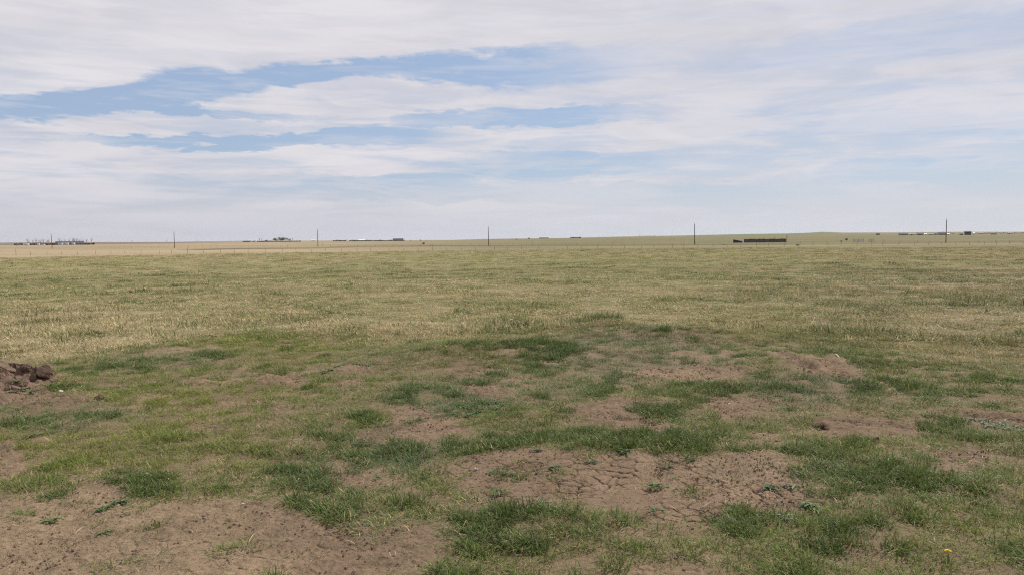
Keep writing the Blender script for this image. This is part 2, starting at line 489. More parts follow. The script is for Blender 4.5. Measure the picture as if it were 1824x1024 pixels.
    beyond = sst(d + 26 * patch + 16 * vast, 226, 250)
    b1, b2 = fbm(x * .004, y * .010, 61, 4, .6), fbm(x * .03, y * .05, 62, 3)
    tanland = lerp(C(.315, .248, .152), C(.165, .145, .070), sst(px, 420, 1050)[:, None]) * (1 + .22 * b1 + .14 * b2)[:, None]
    rgb = lerp(rgb, tanland, beyond[:, None])
    ploughed = sst(d, 1350, 1500) * (1 - sst(px, 250, 520))
    rgb = lerp(rgb, C(.165, .125, .105), (ploughed * .85)[:, None])
    vfar = sst(d, 1900, 3600) * sst(px, 700, 900)
    rgb = lerp(rgb, C(.205, .165, .100) * (1 + .3 * b1[:, None]), (vfar * .7)[:, None])
    wheat = sst(d, 2300, 2900) * sst(px, 1180, 1330) * (1 - sst(px, 1455, 1500))
    rgb = lerp(rgb, C(.10, .155, .065), (wheat * .75)[:, None])
    for pts, hh, colr, s in STRIPS:
        P = np.array(pts)
        m = front & (d > 120) & (px > P[0, 0] - 30) & (px < P[-1, 0] + 30)
        if not m.any():
            continue
        c = np.interp(px[m], P[:, 0], P[:, 1])
        end = sst(px[m], P[0, 0] - 30, P[0, 0] + 30) * (1 - sst(px[m], P[-1, 0] - 30, P[-1, 0] + 30))
        k = s * end * (1 - sst(np.abs(py[m] - c), hh * .5, hh * 1.3)) * np.clip(.75 + .6 * b2[m], 0, 1)
        rgb[m] = lerp(rgb[m], C(*colr), k[:, None])
    rgb = rgb * (1 + (.10 * fbm(x * 3, y * 3, 63, 3)) * near + .26 * patch * far * (1 - beyond))[:, None]
    return dict(bare=bare, crack=crack, lush=lush, gf=gf, cg=cg, cd=cd, rgb=np.clip(rgb, .01, .9), field=field, tan=tan, d=d, px=px, py=py, med=med, fin2=fin2, mid=mid, fine=fine)


# ------------------------------------------------------------------ scene-object helpers
def tag(o, label=None, cat=None, group=None, kind=None):
    for k, v in (('label', label), ('category', cat), ('group', group), ('kind', kind)):
        if v:
            o[k] = v
    return o


def link(o, parent=None):
    COL.objects.link(o)
    if parent is not None:
        o.parent = parent
    return o


def empty(name, loc, rz=0.0):
    o = bpy.data.objects.new(name, None)
    o.empty_display_size = 0.2
    o.location = loc
    o.rotation_euler = (0, 0, rz)
    return link(o)


def copy_tree(o, parent=None):
    c = o.copy()
    COL.objects.link(c)
    if parent is not None:
        c.parent = parent
    for ch in list(o.children):
        copy_tree(ch, c)
    return c


def np_mesh(name, verts, quads=None, tris=None, smooth=False):
    me = bpy.data.meshes.new(name)
    verts = np.asarray(verts, np.float32)
    me.vertices.add(len(verts))
    me.vertices.foreach_set('co', verts.ravel())
    parts, tot = [], []
    if quads is not None and len(quads):
        parts.append(np.asarray(quads, np.int32).ravel()); tot.append(np.full(len(quads), 4, np.int32))
    if tris is not None and len(tris):
        parts.append(np.asarray(tris, np.int32).ravel()); tot.append(np.full(len(tris), 3, np.int32))
    if parts:
        li, tt = np.concatenate(parts), np.concatenate(tot)
        me.loops.add(len(li))
        me.loops.foreach_set('vertex_index', li)
        me.polygons.add(len(tt))
        st = np.zeros(len(tt), np.int32)
        st[1:] = np.cumsum(tt)[:-1]
        me.polygons.foreach_set('loop_start', st)
        if smooth:
            me.polygons.foreach_set('use_smooth', np.ones(len(tt), bool))
    me.update(calc_edges=True)
    return me


def attr(me, name, typ, data):
    a = me.attributes.new(name, typ, 'POINT')
    key = {'FLOAT': 'value', 'INT': 'value', 'FLOAT_VECTOR': 'vector', 'FLOAT_COLOR': 'color'}[typ]
    a.data.foreach_set(key, np.asarray(data, np.int32 if typ == 'INT' else np.float32).ravel())


def mat(name):
    m = bpy.data.materials.new(name)
    m.use_nodes = True
    t = NT(m.node_tree)
    t.n.clear()
    out = t.n.new('ShaderNodeOutputMaterial')
    return m, t, out


def attr_node(t, name, typ='GEOMETRY'):
    a = t.n.new('ShaderNodeAttribute')
    a.attribute_name, a.attribute_type = name, typ
    return a


def bump(t, h, strength, dist):
    b = t.n.new('ShaderNodeBump')
    b.inputs['Strength'].default_value = strength
    b.inputs['Distance'].default_value = dist
    t.l.new(h, b.inputs['Height'])
    return b.outputs[0]


def bsdf(t, out, col, rough=.9, spec=.2, normal=None, metal=0.0):
    b = t.n.new('ShaderNodeBsdfPrincipled')
    t.put(b.inputs['Base Color'], col)
    t.put(b.inputs['Roughness'], rough)
    b.inputs['Specular IOR Level'].default_value = spec
    b.inputs['Metallic'].default_value = metal
    if normal is not None:
        t.l.new(normal, b.inputs['Normal'])
    t.l.new(b.outputs[0], out.inputs['Surface'])
    return b


def simple_mat(name, col, rough=.8, spec=.25, var=.25, scale=3.0, bmp=0.0, stretch=(1, 1, 1)):
    m, t, out = mat(name)
    co = t.n.new('ShaderNodeTexCoord')
    mp = t.n.new('ShaderNodeMapping')
    mp.inputs['Scale'].default_value = stretch
    t.l.new(co.outputs['Object'], mp.inputs[0])
    nz = t.noise(mp.outputs[0], scale, 5, .6)
    k = t.mr(nz, .25, .75, 1 - var, 1 + var, smooth=False)
    c = t.mix(1.0, col, t.comb(k, k, k), 'MULTIPLY')
    bsdf(t, out, c, rough, spec, bump(t, nz, bmp, .02) if bmp else None)
    return m


# ------------------------------------------------------------------ ground: one sheet to the horizon
RUTS = [([(1390, 634), (1425, 658), (1465, 690)], .08, .028), ([(1460, 640), (1480, 662), (1500, 684)], .08, .022), ([(1170, 835), (1150, 880), (1125, 935)], .07, .016),
        ([(1060, 742), (1160, 752), (1260, 748)], .10, .02), ([(1490, 748), (1580, 756), (1660, 764)], .08, .02), ([(1700, 735), (1770, 742), (1830, 750)], .09, .03)]


def build_ground():
    ri = [0.35, .9, 1.6, 2.3, 2.8]
    r = 2.8
    while r < 26000:
        r += min(max(.0052, .36 * r * r / 1278), .05 * r, 1500) if r < 240 else min(.36 * r * r / 2930, .035 * r, 1500)
        ri.append(r)
    ri = np.array(ri)
    fine = np.arange(-R(41), R(41), .00155)
    th = np.concatenate([fine, np.linspace(R(41), R(319), 90)])
    nr, na = len(ri), len(th)
    RR, TT = np.meshgrid(ri, th, indexing='ij')
    x, y = (RR * np.sin(TT)).ravel(), (RR * np.cos(TT)).ravel()
    z = zland(x, y)
    f = fields(x, y)
    near = f['d'] < 14
    # drying cracks: edges of wandering polygon cells, cut into the surface
    m = near & (f['bare'] > .25) & (f['crack'] > .04)
    if m.any():
        X, Y = x[m], y[m]
        wx = X + .06 * fbm(X * 4.5, Y * 4.5, 71, 4, .62)
        wy = Y + .06 * fbm(X * 4.5, Y * 4.5, 75, 4, .62)

        def vor(sx, seed):
            gx, gy = wx / sx, wy / sx
            ix, iy = np.floor(gx), np.floor(gy)
            f1, f2 = np.full(len(X), 9.), np.full(len(X), 9.)
            for i in (-1, 0, 1):
                for j in (-1, 0, 1):
                    cx, cy = ix + i, iy + j
                    dd = np.hypot(cx + hash01(cx, cy, seed) - gx, cy + hash01(cx, cy, seed + 7) - gy)
                    f2 = np.where(dd < f1, f1, np.minimum(f2, dd))
                    f1 = np.minimum(f1, dd)
            return (f2 - f1) * sx
        e1, e2 = vor(.145, 81), vor(.075, 91)
        wob = fbm(X * 3.1, Y * 3.1, 85, 3)
        ruts = .012 * fbm(X * 5.5, Y * 1.2, 86, 3)
        z[m] += ruts * f['bare'][m]
        amt = f['crack'][m] * sst(f['bare'][m], .3, .8)
        w1 = .0050 * np.clip(.45 + 2.4 * wob, .0, 1.4) + 1e-4
        w2 = .0036 * np.clip(.22 + 2.2 * fbm(X * 2.6, Y * 2.6, 87, 3), .0, 1.4) + 1e-4
        cut = .036 * np.exp(-(e1 / w1) ** 2) + .016 * np.exp(-(e2 / w2) ** 2)
        z[m] -= cut * amt
    mb = near & (f['bare'] > .2)
    X, Y = x[mb], y[mb]
    lump = .013 * fbm(X * 12, Y * 12, 72, 3, .6) + .011 * np.maximum(fbm(X * 32, Y * 32, 73, 2), .0)
    lump = lump * (1 + 1.3 * sst(f['d'][mb], 6, 9)) + .022 * np.maximum(fbm(X * 3.2, Y * 7, 74, 2), 0) * sst(f['d'][mb], 6, 9)
    z[mb] += lump * sst(f['bare'][mb], .2, .8) * (1 - .65 * f['crack'][mb])
    # wheel ruts pressed into the bank and the mud
    for pts, wd, dp in RUTS:
        P = np.array([ground_at(*p) for p in pts])
        mm = (x > P[:, 0].min() - .6) & (x < P[:, 0].max() + .6) & (y > P[:, 1].min() - .6) & (y < P[:, 1].max() + .6)
        dm = np.full(mm.sum(), 9.0)
        for a_, b_ in zip(P[:-1], P[1:]):
            e_ = b_ - a_
            t_ = np.clip(((x[mm] - a_[0]) * e_[0] + (y[mm] - a_[1]) * e_[1]) / (e_ @ e_), 0, 1)
            dm = np.minimum(dm, np.hypot(x[mm] - a_[0] - t_ * e_[0], y[mm] - a_[1] - t_ * e_[1]))
        dm = dm + .03 * fbm(x[mm] * 5, y[mm] * 5, 88, 3)
        z[mm] += (-dp * np.exp(-(dm / wd) ** 2) + .55 * dp * np.exp(-((dm - 2.0 * wd) / (.7 * wd)) ** 2)) * (.6 + .8 * f['bare'][mm])
    v = np.stack([x, y, z], 1)
    v = np.concatenate([v, [[0, 0, float(zland(0, 0))]]])
    idx = np.arange(nr * na).reshape(nr, na)
    a, b = idx[:-1], idx[1:]
    q = np.stack([a, np.roll(a, -1, 1), np.roll(b, -1, 1), b], -1).reshape(-1, 4)
    q = q[:, ::-1]
    c0 = nr * na
    tri = np.stack([idx[0], np.roll(idx[0], -1), np.full(na, c0)], -1)[:, ::-1]
    tri = tri[:, ::-1]
    me = np_mesh('ground', v, q[:, ::-1][:, ::-1], tri, smooth=True)
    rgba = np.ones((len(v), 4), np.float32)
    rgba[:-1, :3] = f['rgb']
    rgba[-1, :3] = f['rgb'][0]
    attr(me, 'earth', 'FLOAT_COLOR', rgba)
    attr(me, 'bare', 'FLOAT', np.concatenate([f['bare'] * (f['d'] < 30), [1]]))
    m_, t, out = mat('ground_earth')
    ca = attr_node(t, 'earth')
    ba = attr_node(t, 'bare').outputs['Fac']
    geo = t.n.new('ShaderNodeNewGeometry')
    n1 = t.noise(geo.outputs['Position'], 38, 5, .65)
    n2 = t.noise(geo.outputs['Position'], 160, 3, .6)
    n3 = t.noise(geo.outputs['Position'], 1.1, 4, .6)
    k = t.math('ADD', t.math('MULTIPLY', n1, .9), t.math('MULTIPLY', n2, .45))
    k = t.mr(k, .40, .95, .58, 1.38, smooth=False)
    k = t.math('MULTIPLY', k, t.mr(n3, .3, .7, .9, 1.1, smooth=False))
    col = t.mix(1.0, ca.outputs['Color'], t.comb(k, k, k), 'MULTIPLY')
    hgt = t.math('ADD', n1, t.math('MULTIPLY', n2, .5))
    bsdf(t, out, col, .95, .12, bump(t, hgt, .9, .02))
    me.materials.append(m_)
    o = bpy.data.objects.new('ground', me)
    link(o)
    tag(o, kind='structure')
    return o


GROUND = build_ground()


# ------------------------------------------------------------------ grass
def grass_mat(name, inst=True, green=(.06, .11, .03), dead=(.4, .3, .17), gf=.9):
    m, t, out = mat(name)
    br = attr_node(t, 'br').outputs['Fac']
    bh = attr_node(t, 'bh').outputs['Fac']
    if inst:
        G, D = attr_node(t, 'cg', 'INSTANCER').outputs['Vector'], attr_node(t, 'cd', 'INSTANCER').outputs['Vector']
        g = attr_node(t, 'gf', 'INSTANCER').outputs['Fac']
    else:
        G, D, g = green, dead, gf
    live = t.mr(t.math('SUBTRACT', g, br), -.12, .12, 0, 1)
    rnd = t.math('FRACT', t.math('MULTIPLY', br, 37.7))
    v = t.mr(rnd, 0, 1, .50, 1.45, smooth=False)
    c = t.mix(live, D, G)
    tip = t.math('MULTIPLY', t.mr(bh, .55, 1.0, 0, .30), t.math('LESS_THAN', rnd, .5))
    c = t.mix(tip, c, D)
    c = t.mix(1.0, c, t.comb(v, v, v), 'MULTIPLY')
    d = t.n.new('ShaderNodeBsdfPrincipled')
    t.put(d.inputs['Base Color'], c)
    d.inputs['Roughness'].default_value = .6
    d.inputs['Specular IOR Level'].default_value = .22
    tr = t.n.new('ShaderNodeBsdfTranslucent')
    t.put(tr.inputs['Color'], c)
    mx = t.n.new('ShaderNodeMixShader')
    mx.inputs[0].default_value = .28
    t.l.new(d.outputs[0], mx.inputs[1])
    t.l.new(tr.outputs[0], mx.inputs[2])
    t.l.new(mx.outputs[0], out.inputs['Surface'])
    return m


def blades(rng, n, rad, hmin, hmax, wid, lean, curl, dome=.0, flat=0.0):
    """grass blades rooted in a disc; returns verts, quads, tris, per-vertex random and height"""
    rr = rad * np.sqrt(rng.random(n))
    ph = rng.random(n) * 6.283
    bx, by = rr * np.cos(ph), rr * np.sin(ph)
    hd = np.where(rng.random(n) < .55, ph + rng.normal(0, .7, n), rng.random(n) * 6.283)
    L = hmin + (hmax - hmin) * rng.random(n) ** 1.4
    L = L * (1 - dome * (rr / rad) ** 2)
    ln = np.clip(np.abs(rng.normal(lean, .28, n)), 0, 1.45)
    ln = np.where(rng.random(n) < flat, 1.35 + rng.random(n) * .18, ln)
    cu = curl * (.4 + rng.random(n))
    wd = wid * (.6 + .8 * rng.random(n))
    dx, dy = np.cos(hd), np.sin(hd)
    sx, sy = -dy, dx
    tw = rng.normal(0, .5, n)
    sx2, sy2, sz2 = sx * np.cos(tw) , sy * np.cos(tw), np.sin(tw) * .6
    P = []
    cx, cy, cz = bx.copy(), by.copy(), np.full(n, -.006)
    ang = ln.copy()
    P.append((cx.copy(), cy.copy(), cz.copy()))
    for s in range(3):
        st = L / 3
        cx = cx + dx * np.sin(ang) * st
        cy = cy + dy * np.sin(ang) * st
        cz = np.maximum(cz + np.cos(ang) * st, .003)
        ang = np.minimum(ang + cu, 2.3)
        P.append((cx.copy(), cy.copy(), cz.copy()))
    V, H = [], []
    for s, kw in enumerate((.75, 1.0, .7)):
        for sg in (-.5, .5):
            V.append(np.stack([P[s][0] + sx2 * wd * kw * sg, P[s][1] + sy2 * wd * kw * sg, P[s][2] + sz2 * wd * kw * sg], 1))
            H.append(np.full(n, s / 3))
    V.append(np.stack(P[3], 1))
    H.append(np.ones(n))
    V = np.stack(V, 1)                       # n,7,3
    H = np.stack(H, 1)
    br = np.repeat(rng.random(n)[:, None], 7, 1)
    base = (np.arange(n) * 7)[:, None]
    q = np.concatenate([base + np.array([0, 1, 3, 2]), base + np.array([2, 3, 5, 4])])
    tr = base + np.array([4, 5, 6])
    return V.reshape(-1, 3), q, tr, br.ravel(), H.ravel()


def clump_obj(name, col, m, rng, *a, **k):
    V, q, tr, br, H = blades(rng, *a, **k)
    me = np_mesh(name, V, q, tr, smooth=True)
    attr(me, 'br', 'FLOAT', br)
    attr(me, 'bh', 'FLOAT', H)
    me.materials.append(m)
    o = bpy.data.objects.new(name, me)
    col.objects.link(o)
    return o


def scatter(name, P, rot, scl, idx, col, extra):
    me = np_mesh(name, P)
    attr(me, 'rot', 'FLOAT_VECTOR', rot)
    attr(me, 'scl', 'FLOAT_VECTOR', scl)
    attr(me, 'idx', 'INT', idx)
    for k, (ty, v) in extra.items():
        attr(me, k, ty, v)
    o = bpy.data.objects.new(name, me)
    link(o)
    ng = bpy.data.node_groups.new('scatter_' + name, 'GeometryNodeTree')
    ng.interface.new_socket('Geometry', in_out='INPUT', socket_type='NodeSocketGeometry')
    ng.interface.new_socket('Geometry', in_out='OUTPUT', socket_type='NodeSocketGeometry')
    gi, go = ng.nodes.new('NodeGroupInput'), ng.nodes.new('NodeGroupOutput')
    ip = ng.nodes.new('GeometryNodeInstanceOnPoints')
    ci = ng.nodes.new('GeometryNodeCollectionInfo')
    ci.inputs['Collection'].default_value = col
    ci.inputs['Separate Children'].default_value = True
    ci.inputs['Reset Children'].default_value = True
    ip.inputs['Pick Instance'].default_value = True

    def na(nm, ty):
        n = ng.nodes.new('GeometryNodeInputNamedAttribute')
        n.data_type = ty
        n.inputs['Name'].default_value = nm
        return n.outputs['Attribute']
    L = ng.links.new
    L(gi.outputs[0], ip.inputs['Points'])
    L(ci.outputs[0], ip.inputs['Instance'])
    L(na('idx', 'INT'), ip.inputs['Instance Index'])
    L(na('rot', 'FLOAT_VECTOR'), ip.inputs['Rotation'])
    L(na('scl', 'FLOAT_VECTOR'), ip.inputs['Scale'])
    L(ip.outputs[0], go.inputs[0])
    md = o.modifiers.new('scatter', 'NODES')
    md.node_group = ng
    return o


rng = np.random.default_rng(7)
GM = grass_mat('grass_blades')
pool = bpy.data.collections.new('grass_pool')
for i in range(5):    # 0-4 short turf
    clump_obj('clump_%02d' % i, pool, GM, rng, 52, .085, .025, .080, .0034, .62, .42, flat=.15)
for i in range(3):    # 5-7 thin flattened
    clump_obj('clump_%02d' % (5 + i), pool, GM, rng, 16, .10, .03, .09, .0026, 1.15, .25, flat=.5)
for i in range(4):    # 8-11 tall tuft
    clump_obj('clump_%02d' % (8 + i), pool, GM, rng, 60, .075, .04, .105, .0044, .62, .45, dome=.35)
for i in range(4):    # 12-15 field clump
    clump_obj('clump_%02d' % (12 + i), pool, GM, rng, 64, .17, .04, .125, .0065, .72, .40, dome=.45, flat=.12)
for i in range(4):    # 16-19 wide field clump
    clump_obj('clump_%02d' % (16 + i), pool, GM, rng, 80, .34, .05, .15, .014, .72, .4, dome=.5, flat=.12)
for i in range(4):    # 20-23 far clump
    clump_obj('clump_%02d' % (20 + i), pool, GM, rng, 90, .8, .06, .17, .035, .75, .3, dome=.5, flat=.12)


def zone(r0, r1, per_m2, half=R(45)):
    n = int(per_m2 * half * (r1 * r1 - r0 * r0))
    r = np.sqrt(r0 * r0 + (r1 * r1 - r0 * r0) * rng.random(n))
    a = (rng.random(n) * 2 - 1) * half
    return r * np.sin(a), r * np.cos(a)


def grass_stuff(name, zones, label_, pick):
    P, ROT, SC, ID, CG, CD, GF = [], [], [], [], [], [], []
    for zi, (r0, r1, dens) in enumerate(zones):
        x, y = zone(r0, r1, dens)
        f = fields(x, y)
        keep, idx, sc, hz_ = pick(zi, f, len(x))
        x, y = x[keep], y[keep]
        n = len(x)
        idx, sc, hz_ = idx[keep], sc[keep], hz_[keep]
        P.append(np.stack([x, y, zland(x, y) - .002], 1))
        tilt = rng.normal(0, .10, (n, 2))
        ROT.append(np.stack([tilt[:, 0], tilt[:, 1], rng.random(n) * 6.283], 1))
        SC.append(np.stack([sc, sc, sc * hz_], 1))
        ID.append(idx)
        jit = (1 + rng.normal(0, .13, n))[:, None]
        CG.append(f['cg'][keep] * jit)
        CD.append(f['cd'][keep] * (1 + rng.normal(0, .15, n))[:, None])
        GF.append(np.clip(f['gf'][keep] + rng.normal(0, .10, n), 0, 1))
    cat_ = np.concatenate
    o = scatter(name, cat_(P), cat_(ROT), cat_(SC), cat_(ID), pool,
                {'cg': ('FLOAT_VECTOR', cat_(CG)), 'cd': ('FLOAT_VECTOR', cat_(CD)), 'gf': ('FLOAT', cat_(GF))})
    tag(o, label_, 'grass', kind='stuff')
    print(name, len(cat_(GF)), 'clumps')
    return o


def fbm_pts(f):
    return f['fine'] + .5 * f['fin2']


def specials(f, n, idx, h, sc, k_dark, k_straw):
    """single tussocks that stand out of the field: dark green ones and bleached straw ones"""
    u = rng.random(n)
    cl = np.clip(.5 + 1.5 * f['mid'] + .8 * f['med'], 0, 2)
    dark = (u < k_dark * cl) & (f['field'] > .4)
    straw = (u > 1 - k_straw * np.clip(1 - 1.6 * f['mid'] + f['tan'], 0, 2.5)) & (f['field'] > .4) & ~dark
    f['gf'] = np.where(dark, .93, np.where(straw, .03, f['gf']))
    f['cg'] = np.where(dark[:, None], C(.085, .115, .040), f['cg'])
    f['cd'] = np.where(straw[:, None], C(.54, .44, .265), f['cd'])
    h = np.where(dark, h * 1.2 + .15, np.where(straw, h * 1.25 + .2, h))
    sc = np.where(dark | straw, sc * 1.1, sc)
    return h, sc


def pick_near(zi, f, n):
    u, v = rng.random(n), rng.random(n)
    cover = np.clip(1 - f['bare'] * 1.02, 0.0, 1) ** 1.3
    cover = np.maximum(cover, .03 + .30 * sst(fbm_pts(f), .15, .7)) * np.where(f['lush'] > .4, 1, np.clip(.78 + 1.1 * f['fin2'], .15, 1))
    idx = rng.integers(0, 5, n)
    idx = np.where(v < .36 + .5 * (f['bare'] > .4), rng.integers(5, 8, n), idx)
    tall = (f['lush'] > .15 + .8 * rng.random(n))
    idx = np.where(tall, rng.integers(8, 12, n), idx)
    fieldtall = (rng.random(n) < f['field'] * .8)
    idx = np.where(fieldtall & ~tall, rng.integers(12, 16, n), idx)
    sc = .65 + .7 * rng.random(n)
    sc = np.where(fieldtall & ~tall, sc * .75, sc)
    h = (.55 + .85 * rng.random(n) ** 1.6) * (1 + .30 * f['lush'] + .35 * f['tan']) * np.clip(1 + .5 * f['med'] + .7 * f['mid'] * f['field'], .4, 1.9)
    h = np.where(f['bare'] > .5, h * .7, h)
    h, sc = specials(f, n, idx, h, sc, .05, .10)
    u = np.where(fieldtall, u * 2.2, u)
    return u < cover, idx, sc, h


def pick_field(zi, f, n):
    u = rng.random(n)
    cover = np.clip(1 - f['bare'], 0, 1)
    k = {0: 12, 1: 16, 2: 20}[zi]
    idx = rng.integers(k, k + 4, n)
    sc = .6 + .8 * rng.random(n)
    h = .82 * (.5 + .7 * rng.random(n)) * (1 + .5 * f['lush'] + .35 * f['tan']) * np.clip(.95 + .7 * f['med'] + 1.0 * f['mid'], .3, 2.2)
    sc = sc * np.clip(1 + .4 * f['med'] + .5 * f['mid'], .5, 1.7)
    h, sc = specials(f, n, idx, h, sc, (.06, .05, .05)[zi], (.12, .08, .05)[zi])
    return u < cover, idx, sc, h


grass_stuff('grass', [(2.4, 7.5, 400), (7.5, 14.5, 240)], 'short patchy green and straw grass growing between the bare earth patches', pick_near)
grass_stuff('field_grass', [(13.5, 36, 46), (34, 95, 9), (90, 241, 1.15)], 'dry tan and olive pasture grass stretching back to the wire fence', pick_field)
print('grass done')


# ------------------------------------------------------------------ litter on the bare earth
def noisy_ball(name, rng_, rx, ry, rz, sub=2, amp=.25, freq=1.6, flat=.0, rough=0.0):
    bm = bmesh.new()
    bmesh.ops.create_icosphere(bm, subdivisions=sub, radius=1.0)
    co = np.array([v.co[:] for v in bm.verts])
    o1, o2 = rng_.random(2) * 50
    k = 1 + amp * fbm(co[:, 0] * freq + o1 + co[:, 2] * .7, co[:, 1] * freq + o2 - co[:, 2] * .9, 5, 3, .6)
    if rough:
        k = k + rough * fbm(co[:, 0] * 6 + o2 + co[:, 2] * 3.1, co[:, 1] * 6 - o1 - co[:, 2] * 2.7, 6, 3, .7)
    pl = rng_.normal(0, 1, (7, 3))
    pl /= np.linalg.norm(pl, axis=1)[:, None]
    co = co * k[:, None]
    for n_ in pl:                              # broken faces
        dd = co @ n_
        lim = .62 + .25 * rng_.random()
        co = co - np.maximum(dd - lim, 0)[:, None] * n_[None, :] * .9
    for v, c in zip(bm.verts, co):
        v.co = (c[0] * rx, c[1] * ry, max(c[2], -1 + flat) * rz)
    me = bpy.data.meshes.new(name)
    bm.to_mesh(me)
    bm.free()
    return me


M_SOIL = simple_mat('clod_earth', (.155, .103, .075), .95, .1, .45, 9, 1.0)
M_SOILD = simple_mat('clod_dark_earth', (.11, .072, .053), .95, .1, .35, 9, .8)
M_STONE = simple_mat('pale_stone', (.50, .45, .38), .85, .2, .2, 20, .3)
M_CRUMB = simple_mat('crumb_earth', (.22, .155, .11), .95, .1, .30, 30, .3)
crumb_pool = bpy.data.collections.new('crumb_pool')
for i in range(6):
    me = noisy_ball('crumb_%02d' % i, rng, 1, .8 + .3 * rng.random(), .6 + .3 * rng.random(), 1, .4, 1.3)
    me.materials.append(M_CRUMB)
    crumb_pool.objects.link(bpy.data.objects.new('crumb_%02d' % i, me))
x, y = zone(2.6, 10.5, 1100, R(42))
f = fields(x, y)
k = rng.random(len(x)) < np.clip(f['bare'] * 1.1 - .12, 0, 1) * np.clip(.45 + 1.3 * fbm(x * 1.3, y * 1.3, 95, 3), .06, 1)
x, y = x[k], y[k]
n = len(x)
sc = .0030 + .0095 * rng.random(n) ** 4.5 * np.clip(np.hypot(x, y) / 6, 1, 1.6)
P = np.stack([x, y, zland(x, y) + sc * .1 + .003], 1)
tag(scatter('soil_crumbs', P, rng.random((n, 3)) * 6.28, np.repeat(sc[:, None], 3, 1), rng.integers(0, 6, n), crumb_pool, {}),
    'small crumbs of brown soil strewn over the bare earth', 'soil', kind='stuff')
straw_pool = bpy.data.collections.new('straw_pool')
for i in range(5):
    clump_obj('straw_%02d' % i, straw_pool, GM, rng, 4, .05, .03, .09, .0026, 1.45, .06, flat=.9)
x, y = zone(2.6, 11, 150, R(42))
f = fields(x, y)
k = rng.random(len(x)) < np.clip(.35 + f['bare'], 0, .9) * np.clip(.4 + 1.4 * fbm(x * .9, y * .9, 96, 3), .1, 1)
x, y = x[k], y[k]
n = len(x)
tag(scatter('straw_litter', np.stack([x, y, zland(x, y) + .012], 1), np.stack([np.zeros(n), np.zeros(n), rng.random(n) * 6.28], 1),
            np.repeat((.6 + .8 * rng.random(n))[:, None], 3, 1), rng.integers(0, 5, n), straw_pool,
            {'cg': ('FLOAT_VECTOR', np.repeat(C(.4, .32, .2), n, 0)), 'cd': ('FLOAT_VECTOR', C(.36, .28, .18) * (.5 + .8 * rng.random(n))[:, None]), 'gf': ('FLOAT', np.zeros(n))}),
    'dead straw stalks lying flat on the bare earth', 'straw', kind='stuff')


# ------------------------------------------------------------------ weeds, tufts, clods, stones in the foreground
def leaf_mesh(name, rng_, n, lmin, lmax, wid, rise, jag=False):
    """rosette of lance-shaped leaves with a folded midrib"""
    V, Q, BR, BH = [], [], [], []
    for i in range(n):
        a = 6.283 * rng_.random()
        L = lmin * .7 + (lmax - lmin * .7) * rng_.random()
        W_ = wid * (.7 + .6 * rng_.random())
        up = rise * (.4 + 1.1 * rng_.random())
        d = np.array([math.cos(a), math.sin(a), 0])
        sd = np.array([-d[1], d[0], 0])
        seg = 6
        p = np.array([rng_.normal(0, .14) * lmax, rng_.normal(0, .14) * lmax, .004]) + d * .006
        ang = up
        r_ = rng_.random()
        b0 = len(V)
        for s_ in range(seg + 1):
            u = s_ / seg
            ww = W_ * (math.sin(math.pi * min(1, u * .82 + .14)) ** .8) * (1 if not jag or s_ % 2 else .62) * (0.05 if s_ == seg else 1)
            for sg, lift in ((-.5, .25), (0, 0), (.5, .25)):
                V.append(p + sd * ww * sg + np.array([0, 0, ww * lift]))
                BR.append(r_); BH.append(u * .6)
            p = p + (d * math.cos(ang) + np.array([0, 0, math.sin(ang)])) * L / seg
            ang -= up * 1.5 / seg + .05
            p[2] = max(p[2], .004)
        for s_ in range(seg):
            for j in (0, 1):
                k0 = b0 + s_ * 3 + j
                Q.append((k0, k0 + 1, k0 + 4, k0 + 3))
    me = np_mesh(name, np.array(V), np.array(Q), smooth=True)
    attr(me, 'br', 'FLOAT', np.array(BR))
    attr(me, 'bh', 'FLOAT', np.array(BH))
    return me


M_WEED = grass_mat('weed_leaf', False, (.105, .165, .060), (.30, .30, .16), .93)
M_WEEDD = grass_mat('weed_leaf_dark', False, (.060, .125, .040), (.22, .24, .10), .97)
M_PALE = grass_mat('weed_leaf_silver', False, (.17, .22, .14), (.34, .34, .24), .85)
M_TUFT = grass_mat('tuft_blades', False, (.075, .135, .032), (.42, .33, .19), .9)
M_TUFTB = grass_mat('tuft_blades_blue', False, (.105, .165, .080), (.42, .34, .2), .85)


def place(o, px, py, sink=.0):
    p = at(px, py)
    o.location = (p.x, p.y, p.z - sink)
    o.rotation_euler = (0, 0, rng.random() * 6.28)
    return o


def weed(px, py, size, m, label_, n=14, wid=.16, rise=.55, group=None, name='weed', cat='weed', jag=False):
    size *= 1.12
    me = leaf_mesh(name, rng, n, size * .55, size, size * wid, rise, jag)
    me.materials.append(m)
    o = place(link(bpy.data.objects.new(name, me)), px, py, -.002)
    return tag(o, label_, cat, group)


def tuft(px, py, rad, h, n, m, label_, group=None, wid=.0042):
    V, q, tr, br, H = blades(rng, n, rad, h * .45, h, wid, .6, .42, dome=.35)
    me = np_mesh('grass_tuft', V, q, tr, smooth=True)
    attr(me, 'br', 'FLOAT', br); attr(me, 'bh', 'FLOAT', H)
    me.materials.append(m)
    return tag(place(link(bpy.data.objects.new('grass_tuft', me)), px, py), label_, 'grass tuft', group)


